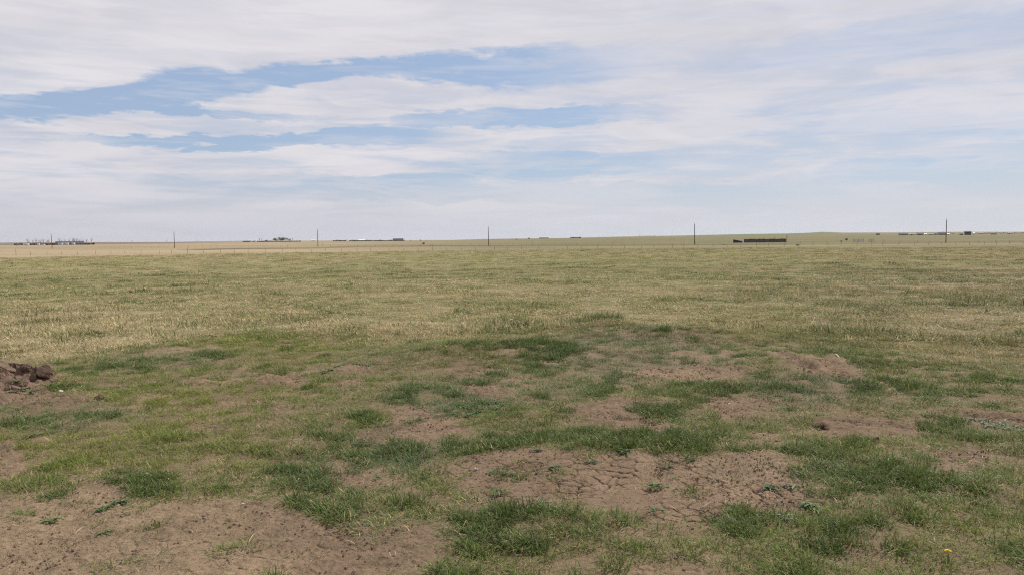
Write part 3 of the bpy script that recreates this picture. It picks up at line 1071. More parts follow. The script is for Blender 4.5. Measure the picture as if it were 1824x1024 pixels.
GW = 'weeds growing in the bare earth'
weed(1165, 867, .085, M_WEED, 'largest leafy weed on the cracked mud patch, in its middle', 22, .14, group=GW)
weed(1196, 872, .060, M_WEEDD, 'small dark leafy weed touching the largest weed on the cracked mud', 14, .2, .4, GW)
weed(988, 838, .070, M_WEED, 'pale broad leafy weed on cracked mud just below the dark grass strip', 16, .17, group=GW)
weed(958, 810, .055, M_WEED, 'small flat weed at the top edge of the cracked mud patch', 12, .18, .35, GW)
weed(1052, 825, .060, M_WEED, 'round blue green weed on cracked mud below the dark grass strip', 16, .18, .4, GW)
weed(1114, 812, .075, M_WEEDD, 'dark weed where the cracked mud meets the dark grass strip', 16, .18, .5, GW)
weed(872, 847, .042, M_WEED, 'smallest flat weed beside the pale pebble on the cracked mud', 9, .26, .3, GW)
weed(906, 850, .055, M_WEED, 'spreading weed with pale tips near the pebble on the cracked mud', 11, .2, .4, GW)
weed(888, 880, .105, M_TUFT, 'sprawling thin leaved weed at the lower edge of the cracked mud', 26, .07, .6, GW)
weed(964, 895, .080, M_TUFTB, 'spiky blue green weed at the lower edge of the cracked mud', 20, .07, .8, GW)
weed(1166, 918, .075, M_WEED, 'low spreading weed near the bottom corner of the cracked mud', 16, .1, .5, GW)
weed(1186, 832, .065, M_WEED, 'loose pale weed between two small weeds on the upper cracked mud', 14, .1, .5, GW)
weed(1228, 822, .060, M_WEEDD, 'dark oval leaved weed on the upper cracked mud near the grass strip', 13, .2, .4, GW)
weed(1202, 855, .070, M_TUFTB, 'thin upright weed just above the largest weed on the cracked mud', 12, .06, .9, GW)
weed(1370, 868, .070, M_WEEDD, 'flat yellow green weed below the mat of grass on the mud', 20, .2, .3, GW)
weed(1412, 868, .062, M_WEED, 'flat leafy weed with pale leaves at the edge of the mud', 16, .2, .3, GW)
weed(1385, 898, .055, M_PALE, 'silvery grey weed standing alone on the mud near the dark tuft', 12, .1, .7, GW)
weed(1396, 928, .080, M_PALE, 'wide silvery weed at the lower edge of the mud', 20, .13, .5, GW)
weed(1446, 905, .090, M_WEED, 'bushy broad leaved weed over a dark hollow at the mud edge', 22, .2, .6, GW)
weed(90, 930, .065, M_WEED, 'flat green weed on the brown bare earth, nearest the photo edge', 16, .22, .35, GW, jag=True)
weed(185, 945, .060, M_WEED, 'flat green weed alone on the brown bare earth', 14, .2, .35, GW, jag=True)
weed(186, 905, .075, M_WEEDD, 'dark toothed weed in a short row on the brown earth, lower one', 20, .2, .55, GW, jag=True)
weed(212, 893, .075, M_WEEDD, 'dark toothed weed in a short row on the brown earth, upper one', 20, .2, .55, GW, jag=True)
weed(756, 848, .062, M_WEED, 'blue green broad weed between the two pale cracked patches', 14, .2, .6, GW)
weed(676, 852, .05, M_WEED, 'small blue green weed at the end of the small cracked patch', 11, .22, .5, GW)
weed(60, 780, .10, M_TUFT, 'grassy weed clump by the bare earth at the photo edge', 30, .08, .7, GW)
for qx, qy in [(800, 733), (815, 740), (826, 728), (835, 742), (845, 722), (860, 716), (872, 718), (885, 716), (897, 719), (822, 720), (852, 734), (880, 728)]:
    weed(qx, qy, .075, M_WEEDD, 'glossy broad leaved weed in the patch beside the bare brown earth', 11, .3, .45, 'broad leaved weeds in a patch')
for qx, qy in [(1738, 748), (1748, 754), (1762, 750), (1770, 760), (1782, 757), (1795, 765), (1808, 760), (1818, 768), (1756, 760), (1790, 750)]:
    weed(qx, qy, .07, M_PALE, 'silver leaved weed in the pale patch by the reddish bare strip', 13, .16, .5, 'silver leaved weeds in a patch')
for qx, qy in [(575, 668), (590, 663), (602, 658), (615, 655), (636, 653), (655, 654), (30, 690), (45, 697), (22, 702), (60, 700)]:
    lab = 'low dark weed in the row along the grey twiggy patch' if qx > 300 else 'low dark weed on the foot of the dirt pile'
    weed(qx, qy, .085, M_WEEDD, lab, 12, .22, .5, 'weeds along the twiggy patch' if qx > 300 else 'weeds on the dirt pile')
tuft(1320, 942, .11, .145, 190, M_TUFT, 'tallest dark green grass tuft, at the lower edge of the mud')
tuft(1482, 980, .06, .10, 90, M_TUFT, 'small round dark green tuft in the olive turf below the mud')
tuft(940, 978, .10, .12, 150, M_TUFT, 'dark grass tuft in front of the middle of the cracked mud')
tuft(272, 872, .16, .11, 200, M_TUFT, 'wide dark green tuft bordering the big brown bare patch')
tuft(1075, 583, .42, .26, 420, M_TUFT, 'distant dark shaggy grass tuft on a small hump at the field edge', wid=.007)
tuft(1145, 600, .14, .20, 150, M_TUFTB, 'small grey green tuft beside pale straw behind the dark hump tuft', wid=.006)
tuft(735, 826, .12, .10, 150, M_TUFTB, 'blue green grass tuft between the bare patches')
tuft(1625, 845, .13, .11, 170, M_TUFTB, 'blue green tuft beside the pale cracked patch in the olive turf')
tuft(640, 790, .10, .10, 120, M_TUFTB, 'blue green tuft at the tip of the small pale cracked patch')


def clod(px, py, rx, ry, rz, m, label_, name='dirt_clod', cat='dirt clod', group=None, up=.0, sub=3, rot=None):
    me = noisy_ball(name, rng, rx, ry, rz, sub + 1, .45, 1.5, rough=.28)
    me.materials.append(m)
    o = place(link(bpy.data.objects.new(name, me)), px, py, -rz * .55 - up)
    if rot is not None:
        o.rotation_euler = rot
    return tag(o, label_, cat, group)


# heap of turned earth at the photo's edge
pc = at(-30, 702)
HX, HY, HR = pc.x - .30, pc.y + .7, .82
na_, nr_ = 320, 130
tt = np.linspace(0, 2 * math.pi, na_, endpoint=False)
rr = np.linspace(0.02, 1, nr_)
RR, TT = np.meshgrid(rr, tt, indexing='ij')
hx, hy = (HX + RR * HR * np.cos(TT)).ravel(), (HY + RR * HR * .8 * np.sin(TT)).ravel()
hgt = .20 * (1 - sst(RR.ravel(), .05, 1.0)) * (1 + .5 * fbm(hx * 2.2, hy * 2.2, 201, 3)) + .07 * fbm(hx * 4, hy * 4, 204, 2) * (1 - RR.ravel() ** 2) + (.05 * fbm(hx * 6, hy * 6, 202, 3) + .055 * fbm(hx * 13, hy * 13, 203, 4, .7) + .03 * np.maximum(fbm(hx * 28, hy * 28, 205, 2), 0)) * (1 - RR.ravel() ** 3)
hz0 = zland(hx, hy) + np.maximum(hgt, -.02) - .03 * RR.ravel() ** 4
hv = np.stack([hx - HX, hy - HY, hz0 - float(zland(HX, HY))], 1)
idx = np.arange(nr_ * na_).reshape(nr_, na_)
q = np.stack([idx[:-1], idx[1:], np.roll(idx[1:], -1, 1), np.roll(idx[:-1], -1, 1)], -1).reshape(-1, 4)
cap = np.stack([np.full(na_, nr_ * na_), idx[0], np.roll(idx[0], -1)], -1)
hv = np.concatenate([hv, [[0, 0, float(hz0[:na_].mean() - zland(HX, HY))]]])
me = np_mesh('dirt_pile', hv, q, cap, smooth=True)
me.materials.append(M_SOIL)
heap = link(bpy.data.objects.new('dirt_pile', me))
heap.location = (HX, HY, float(zland(HX, HY)))
tag(heap, 'low heap of turned reddish earth at the edge of the dry field', 'dirt pile')


def heap_top(x_, y_):
    i = int(np.argmin((hx - x_) ** 2 + (hy - y_) ** 2))
    d_ = math.hypot(hx[i] - x_, hy[i] - y_)
    return float(hz0[i]) if d_ < .12 else float(zland(x_, y_))


for o in list(COL.objects):
    if o.get('group') == 'weeds on the dirt pile':
        o.location.z = max(o.location.z, heap_top(o.location.x, o.location.y) + .004)


def heap_clod(px, py, d_, rx, ry, rz, m, label_, rot=(0, 0, 0), up=0.0):
    p = at(px, d=d_ * 1.205)
    me = noisy_ball('dirt_clod', rng, rx, ry, rz, 4, .5, 1.7, rough=.30)
    me.materials.append(m)
    o = link(bpy.data.objects.new('dirt_clod', me))
    o.location = (p.x, p.y, heap_top(p.x, p.y) + rz * .6 + up)
    o.rotation_euler = rot
    return tag(o, label_, 'dirt clod', 'clods on the dirt pile')


heap_clod(22, 645, 9.3, .15, .09, .065, M_SOILD, 'long dark slab of earth on top of the dirt pile', (.1, .25, -.2), .02)
heap_clod(34, 655, 9.1, .07, .07, .055, M_SOILD, 'short dark clod leaning on the long dark slab', (.1, .4, .3))
heap_clod(64, 672, 8.9, .105, .09, .095, M_SOIL, 'upright brown clod at the end of the dirt pile', (0, .2, .5))
heap_clod(46, 674, 8.85, .055, .05, .05, M_SOILD, 'dark lump beside the upright brown clod')
heap_clod(80, 676, 8.8, .035, .03, .025, M_SOILD, 'little dark clod in the grass beyond the brown clod')
heap_clod(4, 652, 9.15, .10, .08, .05, M_SOIL, 'reddish clod under the long dark slab', (0, .2, .1))
heap_clod(12, 690, 8.6, .11, .07, .05, M_SOIL, 'flat reddish clod low on the dirt pile', (0, .1, .4))
heap_clod(28, 682, 8.7, .06, .05, .04, M_SOIL, 'small reddish clod low on the dirt pile among weeds')
clod(178, 712, .06, .05, .035, M_SOILD, 'small dark clod at the end of the red earth strip')
clod(1461, 757, .06, .05, .032, M_SOILD, 'dark clod of earth on the strip of brown bare ground')
clod(1473, 760, .03, .028, .02, M_SOILD, 'small dark clod touching the larger one on brown ground')
clod(1557, 785, .045, .04, .022, M_SOILD, 'dark flat clod in the turf below the brown bare strip')
clod(587, 943, .022, .018, .014, M_SOILD, 'single tiny dark clod at the border of the big brown patch')
clod(848, 842, .016, .014, .011, M_STONE, 'pale round pebble on the cracked mud', 'pebble', 'pebble')
clod(1575, 757, .018, .015, .011, M_STONE, 'white pebble on the strip of brown bare ground', 'pebble', 'pebble')
clod(108, 698, .028, .022, .017, M_STONE, 'white stone on red earth below the dirt pile', 'stone', 'stone')
clod(433, 897, .011, .010, .008, M_STONE, 'tiny pale pebble at the edge of the big brown patch', 'pebble', 'pebble')
clod(1300, 717, .020, .016, .012, M_STONE, 'pale pebble on the bare earth above the long grass strip', 'pebble', 'pebble')

# a bleached stick on the bank, a dandelion in the turf
M_STICK = simple_mat('bleached_wood', (.46, .41, .34), .8, .2, .2, 30, .2)


def tube_mesh(name, pts, rads, sides=7):
    V, Q = [], []
    pts = [Vector(p) for p in pts]
    for i, p in enumerate(pts):
        d = (pts[min(i + 1, len(pts) - 1)] - pts[max(i - 1, 0)]).normalized()
        a = d.orthogonal().normalized()
        b = d.cross(a)
        for s_ in range(sides):
            t_ = 6.28318 * s_ / sides
            V.append(p + (a * math.cos(t_) + b * math.sin(t_)) * rads[i])
    for i in range(len(pts) - 1):
        for s_ in range(sides):
            s2 = (s_ + 1) % sides
            Q.append((i * sides + s_, i * sides + s2, (i + 1) * sides + s2, (i + 1) * sides + s_))
    V += [pts[0], pts[-1]]
    T = []
    for s_ in range(sides):
        s2 = (s_ + 1) % sides
        T.append((len(V) - 2, s2, s_))
        T.append((len(V) - 1, (len(pts) - 1) * sides + s_, (len(pts) - 1) * sides + s2))
    return np_mesh(name, np.array([v[:] for v in V]), Q, T, smooth=True)


def stick(px0, py0, px1, py1, r_, label_, m=M_STICK):
    a, b = at(px0, py0), at(px1, py1)
    L_ = b - a
    pts = [L_ * t_ + Vector((0, 0, r_ + .012 + .012 * math.sin(t_ * 5))) for t_ in (0, .25, .5, .75, 1)]
    me = tube_mesh('stick', pts, [r_, r_ * 1.1, r_, r_ * .85, r_ * .6])
    me.materials.append(m)
    o = link(bpy.data.objects.new('stick', me))
    o.location = a
    tag(o, label_, 'stick')


stick(1486, 642, 1496, 648, .012, 'short bleached stick on the bare earth bank')
M_STALK = simple_mat('dry_stalk', (.36, .29, .20), .85, .2, .2, 30, .2)
stick(1252, 912, 1275, 893, .0024, 'thin pale stalk lying on the cracked mud', M_STALK)
stick(600, 905, 575, 915, .0022, 'thin dry stalk at the border of the big brown patch', M_STALK)

dl = empty('dandelion', at(1688, 997))
tag(dl, 'single yellow dandelion flower in the olive turf', 'flower')
M_YEL = simple_mat('petal_yellow', (.80, .50, .02), .6, .2, .15, 40)
V, Q = [], []
for i in range(64):
    a_, ring = i * 2.39996, i / 64
    l_ = .003 + .015 * math.sqrt(ring)
    d = Vector((math.cos(a_), math.sin(a_), 0))
    sd = Vector((-d.y, d.x, 0)) * .0022
    zt = .045 + .007 * (1 - ring)
    b0 = len(V)
    V += [d * .001 - sd * .5 + Vector((0, 0, zt - .003)), d * .001 + sd * .5 + Vector((0, 0, zt - .003)), d * l_ + sd + Vector((0, 0, zt)), d * l_ - sd + Vector((0, 0, zt))]
    Q.append((b0, b0 + 1, b0 + 2, b0 + 3))
me = np_mesh('flower_head', np.array([v[:] for v in V]), Q)
me.materials.append(M_YEL)
link(bpy.data.objects.new('flower_head', me), dl)
me = tube_mesh('stem', [(0, 0, -.005), (.002, 0, .02), (0, .001, .044)], [.002, .0018, .0018], 6)
me.materials.append(simple_mat('stem_green', (.16, .2, .07)))
link(bpy.data.objects.new('stem', me), dl)


# ------------------------------------------------------------------ generic solid builder for far objects
class MB:
    def __init__(s):
        s.v, s.f = [], []

    def add(s, vs, fs):
        b = len(s.v)
        s.v += [tuple(v) for v in vs]
        s.f += [tuple(b + i for i in f_) for f_ in fs]
        return s

    def box(s, x0, x1, y0, y1, z0, z1):
        return s.add([(x0, y0, z0), (x1, y0, z0), (x1, y1, z0), (x0, y1, z0), (x0, y0, z1), (x1, y0, z1), (x1, y1, z1), (x0, y1, z1)],
                     [(0, 3, 2, 1), (4, 5, 6, 7), (0, 1, 5, 4), (1, 2, 6, 5), (2, 3, 7, 6), (3, 0, 4, 7)])

    def prism(s, poly, x0, x1):
        """polygon in the y-z plane carried along x"""
        n_ = len(poly)
        vs = [(x0, a, b) for a, b in poly] + [(x1, a, b) for a, b in poly]
        fs = [tuple(range(n_))[::-1], tuple(range(n_, 2 * n_))] + [(i, (i + 1) % n_, n_ + (i + 1) % n_, n_ + i) for i in range(n_)]
        return s.add(vs, fs)

    def lathe(s, prof, sides=20, cx=0, cy=0):
        vs, fs = [], []
        for r_, z_ in prof:
            for i in range(sides):
                t_ = 6.28318 * i / sides
                vs.append((cx + r_ * math.cos(t_), cy + r_ * math.sin(t_), z_))
        for j in range(len(prof) - 1):
            for i in range(sides):
                k_ = (i + 1) % sides
                fs.append((j * sides + i, j * sides + k_, (j + 1) * sides + k_, (j + 1) * sides + i))
        fs.append(tuple(range(sides))[::-1])
        fs.append(tuple((len(prof) - 1) * sides + i for i in range(sides)))
        return s.add(vs, fs)

    def bar(s, p, q_, r_, r2=None, sides=5):
        p, q_ = Vector(p), Vector(q_)
        d = (q_ - p).normalized()
        a = d.orthogonal().normalized()
        b = d.cross(a)
        r2 = r_ if r2 is None else r2
        vs = [p + (a * math.cos(6.28318 * i / sides) + b * math.sin(6.28318 * i / sides)) * r_ for i in range(sides)]
        vs += [q_ + (a * math.cos(6.28318 * i / sides) + b * math.sin(6.28318 * i / sides)) * r2 for i in range(sides)]
        fs = [(i, (i + 1) % sides, sides + (i + 1) % sides, sides + i) for i in range(sides)]
        fs += [tuple(range(sides))[::-1], tuple(range(sides, 2 * sides))]
        return s.add(vs, fs)

    def mesh(s, name, m, smooth=False):
        me = bpy.data.meshes.new(name)
        me.from_pydata(s.v, [], s.f)
        if smooth:
            me.polygons.foreach_set('use_smooth', [True] * len(me.polygons))
        me.materials.append(m)
        me.update()
        return me

    def build(s, name, m, parent=None, smooth=False):
        return link(bpy.data.objects.new(name, s.mesh(name, m, smooth)), parent)


M_POLE = simple_mat('weathered_pole', (.105, .085, .070), .9, .15, .3, 6, .3, (4, 4, .4))
M_INS = simple_mat('insulator_glaze', (.16, .14, .13), .3, .5, .1)
M_METAL = simple_mat('galvanised', (.30, .32, .34), .55, .4, .2)
M_POST = simple_mat('fence_post_wood', (.20, .165, .13), .9, .15, .35, 5, .3, (4, 4, .5))
M_WIRE = simple_mat('rusty_wire', (.14, .10, .08), .7, .3, .2)
M_BOARD = simple_mat('purple_brown_boards', (.074, .057, .067), .9, .15, .4, 1.6, .3, (1, 1, .3))
M_BLACK = simple_mat('black_sheet', (.012, .014, .012), .6, .3, .2)
M_WHITE = simple_mat('white_paint', (.62, .61, .60), .6, .3, .08)
M_CREAM = simple_mat('cream_siding', (.52, .47, .40), .8, .2, .12)
M_GREYW = simple_mat('grey_siding', (.20, .20, .21), .8, .2, .15)
M_DARKW = simple_mat('dark_siding', (.060, .066, .080), .8, .2, .2)
M_BROWNW = simple_mat('brown_siding', (.16, .12, .10), .85, .15, .2)
M_ROOFD = simple_mat('dark_roofing', (.085, .085, .095), .8, .2, .2)
M_ROOFG = simple_mat('grey_roofing', (.19, .19, .20), .7, .3, .2)
M_ROOFW = simple_mat('white_roofing', (.78, .78, .78), .6, .3, .06)
M_DOOR = simple_mat('door_paint', (.10, .09, .085), .7, .2, .1)
M_GLASS = simple_mat('window_glass', (.03, .035, .04), .12, .5, .05)
M_TYRE = simple_mat('tyre_rubber', (.02, .02, .02), .9, .1, .1)
M_BARK = simple_mat('bare_bark', (.30, .26, .24), .9, .1, .3, 2)
M_TWIG = simple_mat('bare_twigs', (.40, .35, .35), .9, .1, .3, 2)


# ------------------------------------------------------------------ utility poles
def make_pole():
    r_ = empty('utility_pole', (0, 0, 0))
    MB().lathe([(.19, -.3), (.185, 0), (.165, 3), (.145, 6), (.125, 9.3), (.05, 9.36)], 12).build('pole', M_POLE, r_, True)
    MB().lathe([(.025, 9.3), (.025, 9.62)], 6).build('pin', M_METAL, r_)
    MB().lathe([(.03, 9.55), (.10, 9.6), (.085, 9.66), (.105, 9.71), (.06, 9.80), (.02, 9.85)], 10).build('insulator', M_INS, r_, True)
    MB().box(-.05, .05, -.30, -.15, 8.3, 8.42).build('bracket', M_METAL, r_)
    MB().lathe([(.02, 1.0), (.02, 8.0)], 5, 0, -.20).build('ground_wire', M_WIRE, r_)
    return r_


POLES = [(92, 'most distant utility pole, beside the farm with the white trailers'), (310.5, 'utility pole standing alone between two far farms, over open tan field'),
         (566, 'utility pole between the white grain bins and the dark treeline'), (870.3, 'utility pole near the middle of the view, over plain horizon'),
         (1237.3, 'utility pole nearest the black stack and long brown windbreak'), (1685, 'tallest utility pole, in front of the houses on the rise')]
proto = make_pole()
for k_, (px, lab) in enumerate(POLES):
    j = 5 - k_
    d = math.hypot(176 - 93.5 * j, 302 + 34.5 * j)
    o = proto if k_ == 0 else copy_tree(proto)
    p = at(px, d=d)
    o.location = (p.x, p.y, p.z - .05)
    o.rotation_euler = (R(rng.normal(0, .6)), R(-.7 + rng.normal(0, .5)), R(rng.normal(0, 20)))
    tag(o, lab, 'utility pole', 'utility poles in a line across the fields')


# ------------------------------------------------------------------ wire fences
def fence(ends, step, label_, hgt_=1.25, tall=()):
    root = empty('wire_fence', (0, 0, 0))
    tag(root, label_, 'fence')
    A, B = Vector(ends[0]), Vector(ends[1])
    n_ = int((B - A).length / step)
    pm = [MB().bar((0, 0, -.2), (.02 * i, .03, hgt_ + .05 * i), .046 + .008 * i, .04, 7).mesh('post', M_POST, True) for i in range(3)]
    tops = []
    for i in range(n_ + 1):
        p2 = A.lerp(B, i / n_) + Vector((rng.normal(0, .35), rng.normal(0, .25)))
        z_ = float(zland(p2.x, p2.y))
        o = bpy.data.objects.new('post', pm[i % 3])
        link(o, root)
        o.location = (p2.x, p2.y, z_)
        s_ = (1.6 if i in tall else .65 + .45 * rng.random())
        o.scale = (1.3 if i in tall else 1, 1.3 if i in tall else 1, s_)
        o.rotation_euler = (rng.normal(0, .05), rng.normal(0, .05), rng.random() * 6)
        tops.append((p2.x, p2.y, z_))
    for hh in (.35, .65, .92, 1.15):
        m_ = MB()
        for a_, b_ in zip(tops[:-1], tops[1:]):
            m_.bar((a_[0], a_[1], a_[2] + hh), (b_[0], b_[1], b_[2] + hh), .006, sides=3)
        m_.build('wire', M_WIRE, root)
    return root


fence([(-178, 239), (190, 258)], 4.9, 'nearer wire fence with uneven wooden posts along the far side of the pasture', tall=(4, 15, 31, 48, 62))
fence([(-262, 478), (176 + 44, 302 - 10)], 5.6, 'farther wire fence of small posts following the line of utility poles', tall=(9, 30, 52, 70))


# ------------------------------------------------------------------ windbreak, black stack, corral panels, bushes
def face_cam(p):
    return math.atan2(-p.x, p.y)


def at_px(px, d):
    return at(px, d=d)


DW = 425
p0, p1 = at_px(1325.5, DW), at_px(1400, DW)
wb = empty('windbreak_fence', (p0 + p1) / 2)
wb.location.z = float(zland(wb.location.x, wb.location.y))
wb.rotation_euler.z = math.atan2((p1 - p0).y, (p1 - p0).x)
tag(wb, 'long low windbreak fence of weathered purple brown boards, beside the black stack', 'windbreak')
LW = (p1 - p0).length
npan = 8
for i in range(npan):
    x0 = -LW / 2 + LW * i / npan
    m_ = MB()
    w_ = LW / npan / 16
    for j in range(16):
        hh = 1.85 + rng.normal(0, .05) + .1 * (i % 2)
        m_.box(x0 + j * w_ + .004, x0 + (j + 1) * w_ - .006, -.03 + rng.normal(0, .008), .01, -.1 + rng.random() * .08, hh)
    m_.box(x0 + .02, x0 + LW / npan - .02, .02, .10, .55, .70).box(x0 + .02, x0 + LW / npan - .02, .02, .10, 1.45, 1.60)
    m_.build('board_panel', M_BOARD, wb)
for i in range(npan + 1):
    x0 = -LW / 2 + LW * i / npan
    MB().bar((x0, .18, -.3), (x0, .18, 2.25), .075, .065, 7).build('post', M_POST, wb)
for px, hh, lab in [(1401.5, 4.1, 'tall brown post standing at the end of the long windbreak'), (1380, 3.3, 'thin post rising behind the long brown windbreak')]:
    p = at_px(px, DW + 3)
    o = MB().lathe([(.16 if hh > 4 else .09, -.3), (.15 if hh > 4 else .08, hh), (.04, hh + .05)], 8).build('post', M_POST, None, True)
    o.name = 'wooden_post'
    o.location = p
    tag(o, lab, 'post')

p0 = at_px(1306, DW - 3)
p1 = at_px(1322.5, DW - 3)
bs = empty('feed_stack', (p0 + p1) / 2)
bs.location.z = float(zland(bs.location.x, bs.location.y))
bs.rotation_euler.z = math.atan2((p1 - p0).y, (p1 - p0).x)
tag(bs, 'black wedge shaped stack, tall at one end, by the long brown windbreak', 'stack')
L2 = (p1 - p0).length
m_ = MB()
N = 14
ring = []
for i in range(N + 1):
    u = i / N
    hh = lerp(2.3, 1.15, u ** .8) * (1 + .04 * math.sin(i * 2.1))
    wv = lerp(2.4, 1.4, u)
    ring.append([(-L2 / 2 + L2 * u, -wv, -.1), (-L2 / 2 + L2 * u, -wv * .88, hh * .8), (-L2 / 2 + L2 * u, -wv * .55, hh), (-L2 / 2 + L2 * u, wv * .55, hh * 1.02), (-L2 / 2 + L2 * u, wv * .88, hh * .8), (-L2 / 2 + L2 * u, wv, -.1)])
vs = [v for r_ in ring for v in r_]
fs = [(i * 6 + j, (i + 1) * 6 + j, (i + 1) * 6 + j + 1, i * 6 + j + 1) for i in range(N) for j in range(5)] + [tuple(range(6)), tuple(N * 6 + j for j in range(6))[::-1]]
m_.add(vs, fs).build('cover_sheet', M_BLACK, bs)
m_ = MB()
for i in (3, 7, 11):
    r_ = ring[i]
    for a_, b_ in zip(r_[:-1], r_[1:]):
        m_.bar((a_[0], a_[1], a_[2] + .03), (b_[0], b_[1], b_[2] + .03), .03)
m_.build('tie_rope', M_WIRE, bs)

cp0, cp1 = at_px(1520, 405), at_px(1557, 405)
cr = empty('corral_panels', (cp0 + cp1) / 2)
cr.location.z = float(zland(cr.location.x, cr.location.y))
cr.rotation_euler.z = math.atan2((cp1 - cp0).y, (cp1 - cp0).x)
tag(cr, 'short run of pale grey metal corral panels beyond the fence', 'corral')
LC = (cp1 - cp0).length
M_PANEL = simple_mat('panel_metal', (.33, .36, .38), .6, .4, .15)
for i in range(4):
    if i == 2:
        continue
    x0, x1 = -LC / 2 + LC * i / 4, -LC / 2 + LC * (i + 1) / 4
    m_ = MB()
    for z_ in (.25, .5, .75, 1.0, 1.25, 1.5):
        m_.bar((x0, 0, z_), (x1, 0, z_), .055, sides=6)
    for x_ in (x0 + .05, (x0 + x1) / 2, x1 - .05):
        m_.bar((x_, 0, 0), (x_, 0, 1.55), .06, sides=6)
    m_.build('panel', M_PANEL, cr)
for i in range(5):
    x0 = -LC / 2 + LC * i / 4
    MB().bar((x0, .15, -.2), (x0, .15, 1.75), .08, .07, 7).build('post', M_POST, cr)


# ------------------------------------------------------------------ plants far off
def leaf_cloud(rng_, n_, rx, ry, rz, cz, size, lumps=7):
    """many small leaf faces gathered in uneven clumps"""
    V, Q = [], []
    cs = [np.array([rng_.normal(0, .45) * rx, rng_.normal(0, .45) * ry, cz + rng_.uniform(-.65, .6) * rz]) for _ in range(lumps)]
    for i in range(n_):
        c = cs[i % lumps] + rng_.normal(0, .30, 3) * np.array([rx, ry, rz])
        c[2] = max(c[2], .1)
        a, b = rng_.normal(0, 1, 3), rng_.normal(0, 1, 3)
        a /= np.linalg.norm(a)
        b -= a * (a @ b)
        b /= np.linalg.norm(b)
        s_ = size * (.6 + .8 * rng_.random())
        b0 = len(V)
        V += [c - a * s_, c + b * s_ * .6, c + a * s_, c - b * s_ * .6]
        Q.append((b0, b0 + 1, b0 + 2, b0 + 3))
    return np.array(V), Q


def leaf_mat(name, col):
    return simple_mat(name, col, .8, .15, .45, .5)


M_LOLIVE, M_LGREY, M_LDARK, M_LBROWN, M_LBLUE = (leaf_mat('leaves_olive', (.125, .125, .055)), leaf_mat('leaves_grey', (.17, .15, .12)),
                                                 leaf_mat('leaves_dark', (.055, .055, .045)), leaf_mat('leaves_brown', (.13, .085, .06)), leaf_mat('leaves_blue', (.085, .10, .105)))


def shrub(px, d, wid, h, m, label_, name='shrub', cat='shrub', group=None, n_=260, dz=0.0):
    o = empty(name, at_px(px, d))
    V, Q = leaf_cloud(rng, n_, wid / 2, wid / 2, h * .45, h * .48, max(.05, h * .10))
    me = np_mesh('foliage', V, Q)
    me.materials.append(m)
    link(bpy.data.objects.new('foliage', me), o)
    m_ = MB()
    for i in range(7):
        a = rng.random() * 6.28
        m_.bar((0, 0, -.1), (math.cos(a) * wid * .3, math.sin(a) * wid * .3, h * (.5 + .4 * rng.random())), .02 * h, .008 * h, 4)
    m_.build('stem', M_BARK, o)
    return tag(o, label_, cat, group)


def tree(px, d, wid, h, m, label_, group=None, n_=420):
    h, n_ = h * 1.3, n_ * 2
    o = empty('tree', at_px(px, d))
    V, Q = leaf_cloud(rng, n_, wid / 2, wid / 2, h * .34, h * .62, h * .045, 11)
    me = np_mesh('crown', V, Q)
    me.materials.append(m)
    link(bpy.data.objects.new('crown', me), o)
    m_ = MB().bar((0, 0, -.2), (0, 0, h * .5), h * .03, h * .02, 7)
    for i in range(9):
        a = rng.random() * 6.28
        m_.bar((0, 0, h * (.2 + .3 * rng.random())), (math.cos(a) * wid * .35, math.sin(a) * wid * .35, h * (.55 + .3 * rng.random())), h * .012, h * .004, 4)
    m_.build('trunk', M_BARK, o)
    return tag(o, label_, 'tree', group)


def bare_tree_proto(h):
    o = empty('bare_tree', (0, 0, 0))
    MB().bar((0, 0, -.2), (.1, 0, h * .55), h * .018, h * .010, 6).build('trunk', M_BARK, o)
    m_ = MB()
    for i in range(16):
        a, z0 = rng.random() * 6.28, h * (.22 + .35 * rng.random())
        l_ = h * (.25 + .25 * rng.random())
        e = Vector((math.cos(a) * l_ * .40, math.sin(a) * l_ * .40, min(z0 + l_, h)))
        m_.bar((0.05, 0, z0), e, h * .007, h * .0035, 4)
        for j in range(4):
            b = rng.random() * 6.28
            s_ = Vector((0.05, 0, z0)).lerp(e, .4 + .5 * rng.random())
            m_.bar(s_, s_ + Vector((math.cos(b) * .09, math.sin(b) * .09, .16)) * h * (.6 + .7 * rng.random()), h * .0035, h * .0015, 3)
    m_.build('crown', M_TWIG, o)
    return o


bt = [bare_tree_proto(11), bare_tree_proto(10), bare_tree_proto(12)]
used = [False] * 3


def bare_tree(px, d, s_, label_, group):
    i = rng.integers(0, 3)
    o = bt[i] if not used[i] else copy_tree(bt[i])
    used[i] = True
    o.location = at_px(px, d)
    o.rotation_euler = (0, 0, rng.random() * 6.28)
    o.scale = (s_, s_, s_)
    tag(o, label_, 'tree', group)


for px in (47, 52, 57, 63, 69, 72, 77, 83, 87, 105, 109, 117, 122, 129, 131, 137, 141, 147, 154, 163):
    bare_tree(px + rng.normal(0, .8), 1330 + rng.normal(0, 15), .72 + .28 * rng.random(), 'thin bare tree in the leafless row behind the white trailers and grey roofed farmhouse', 'leafless trees behind the farthest farm')
for px, lab in ((235, 'faint bare tree, alone on the skyline past the farthest farm'), (297, 'faint bare tree on the skyline just before the lone pole'), (351, 'faint bare tree on the skyline just past the lone pole')):
    bare_tree(px, 2300, .8, lab, None)
for px in (462, 466, 512, 517, 521):
    bare_tree(px, 1850, .85, 'thin grey bare tree among the leafy trees by the grain bins', 'bare trees by the grain bins')


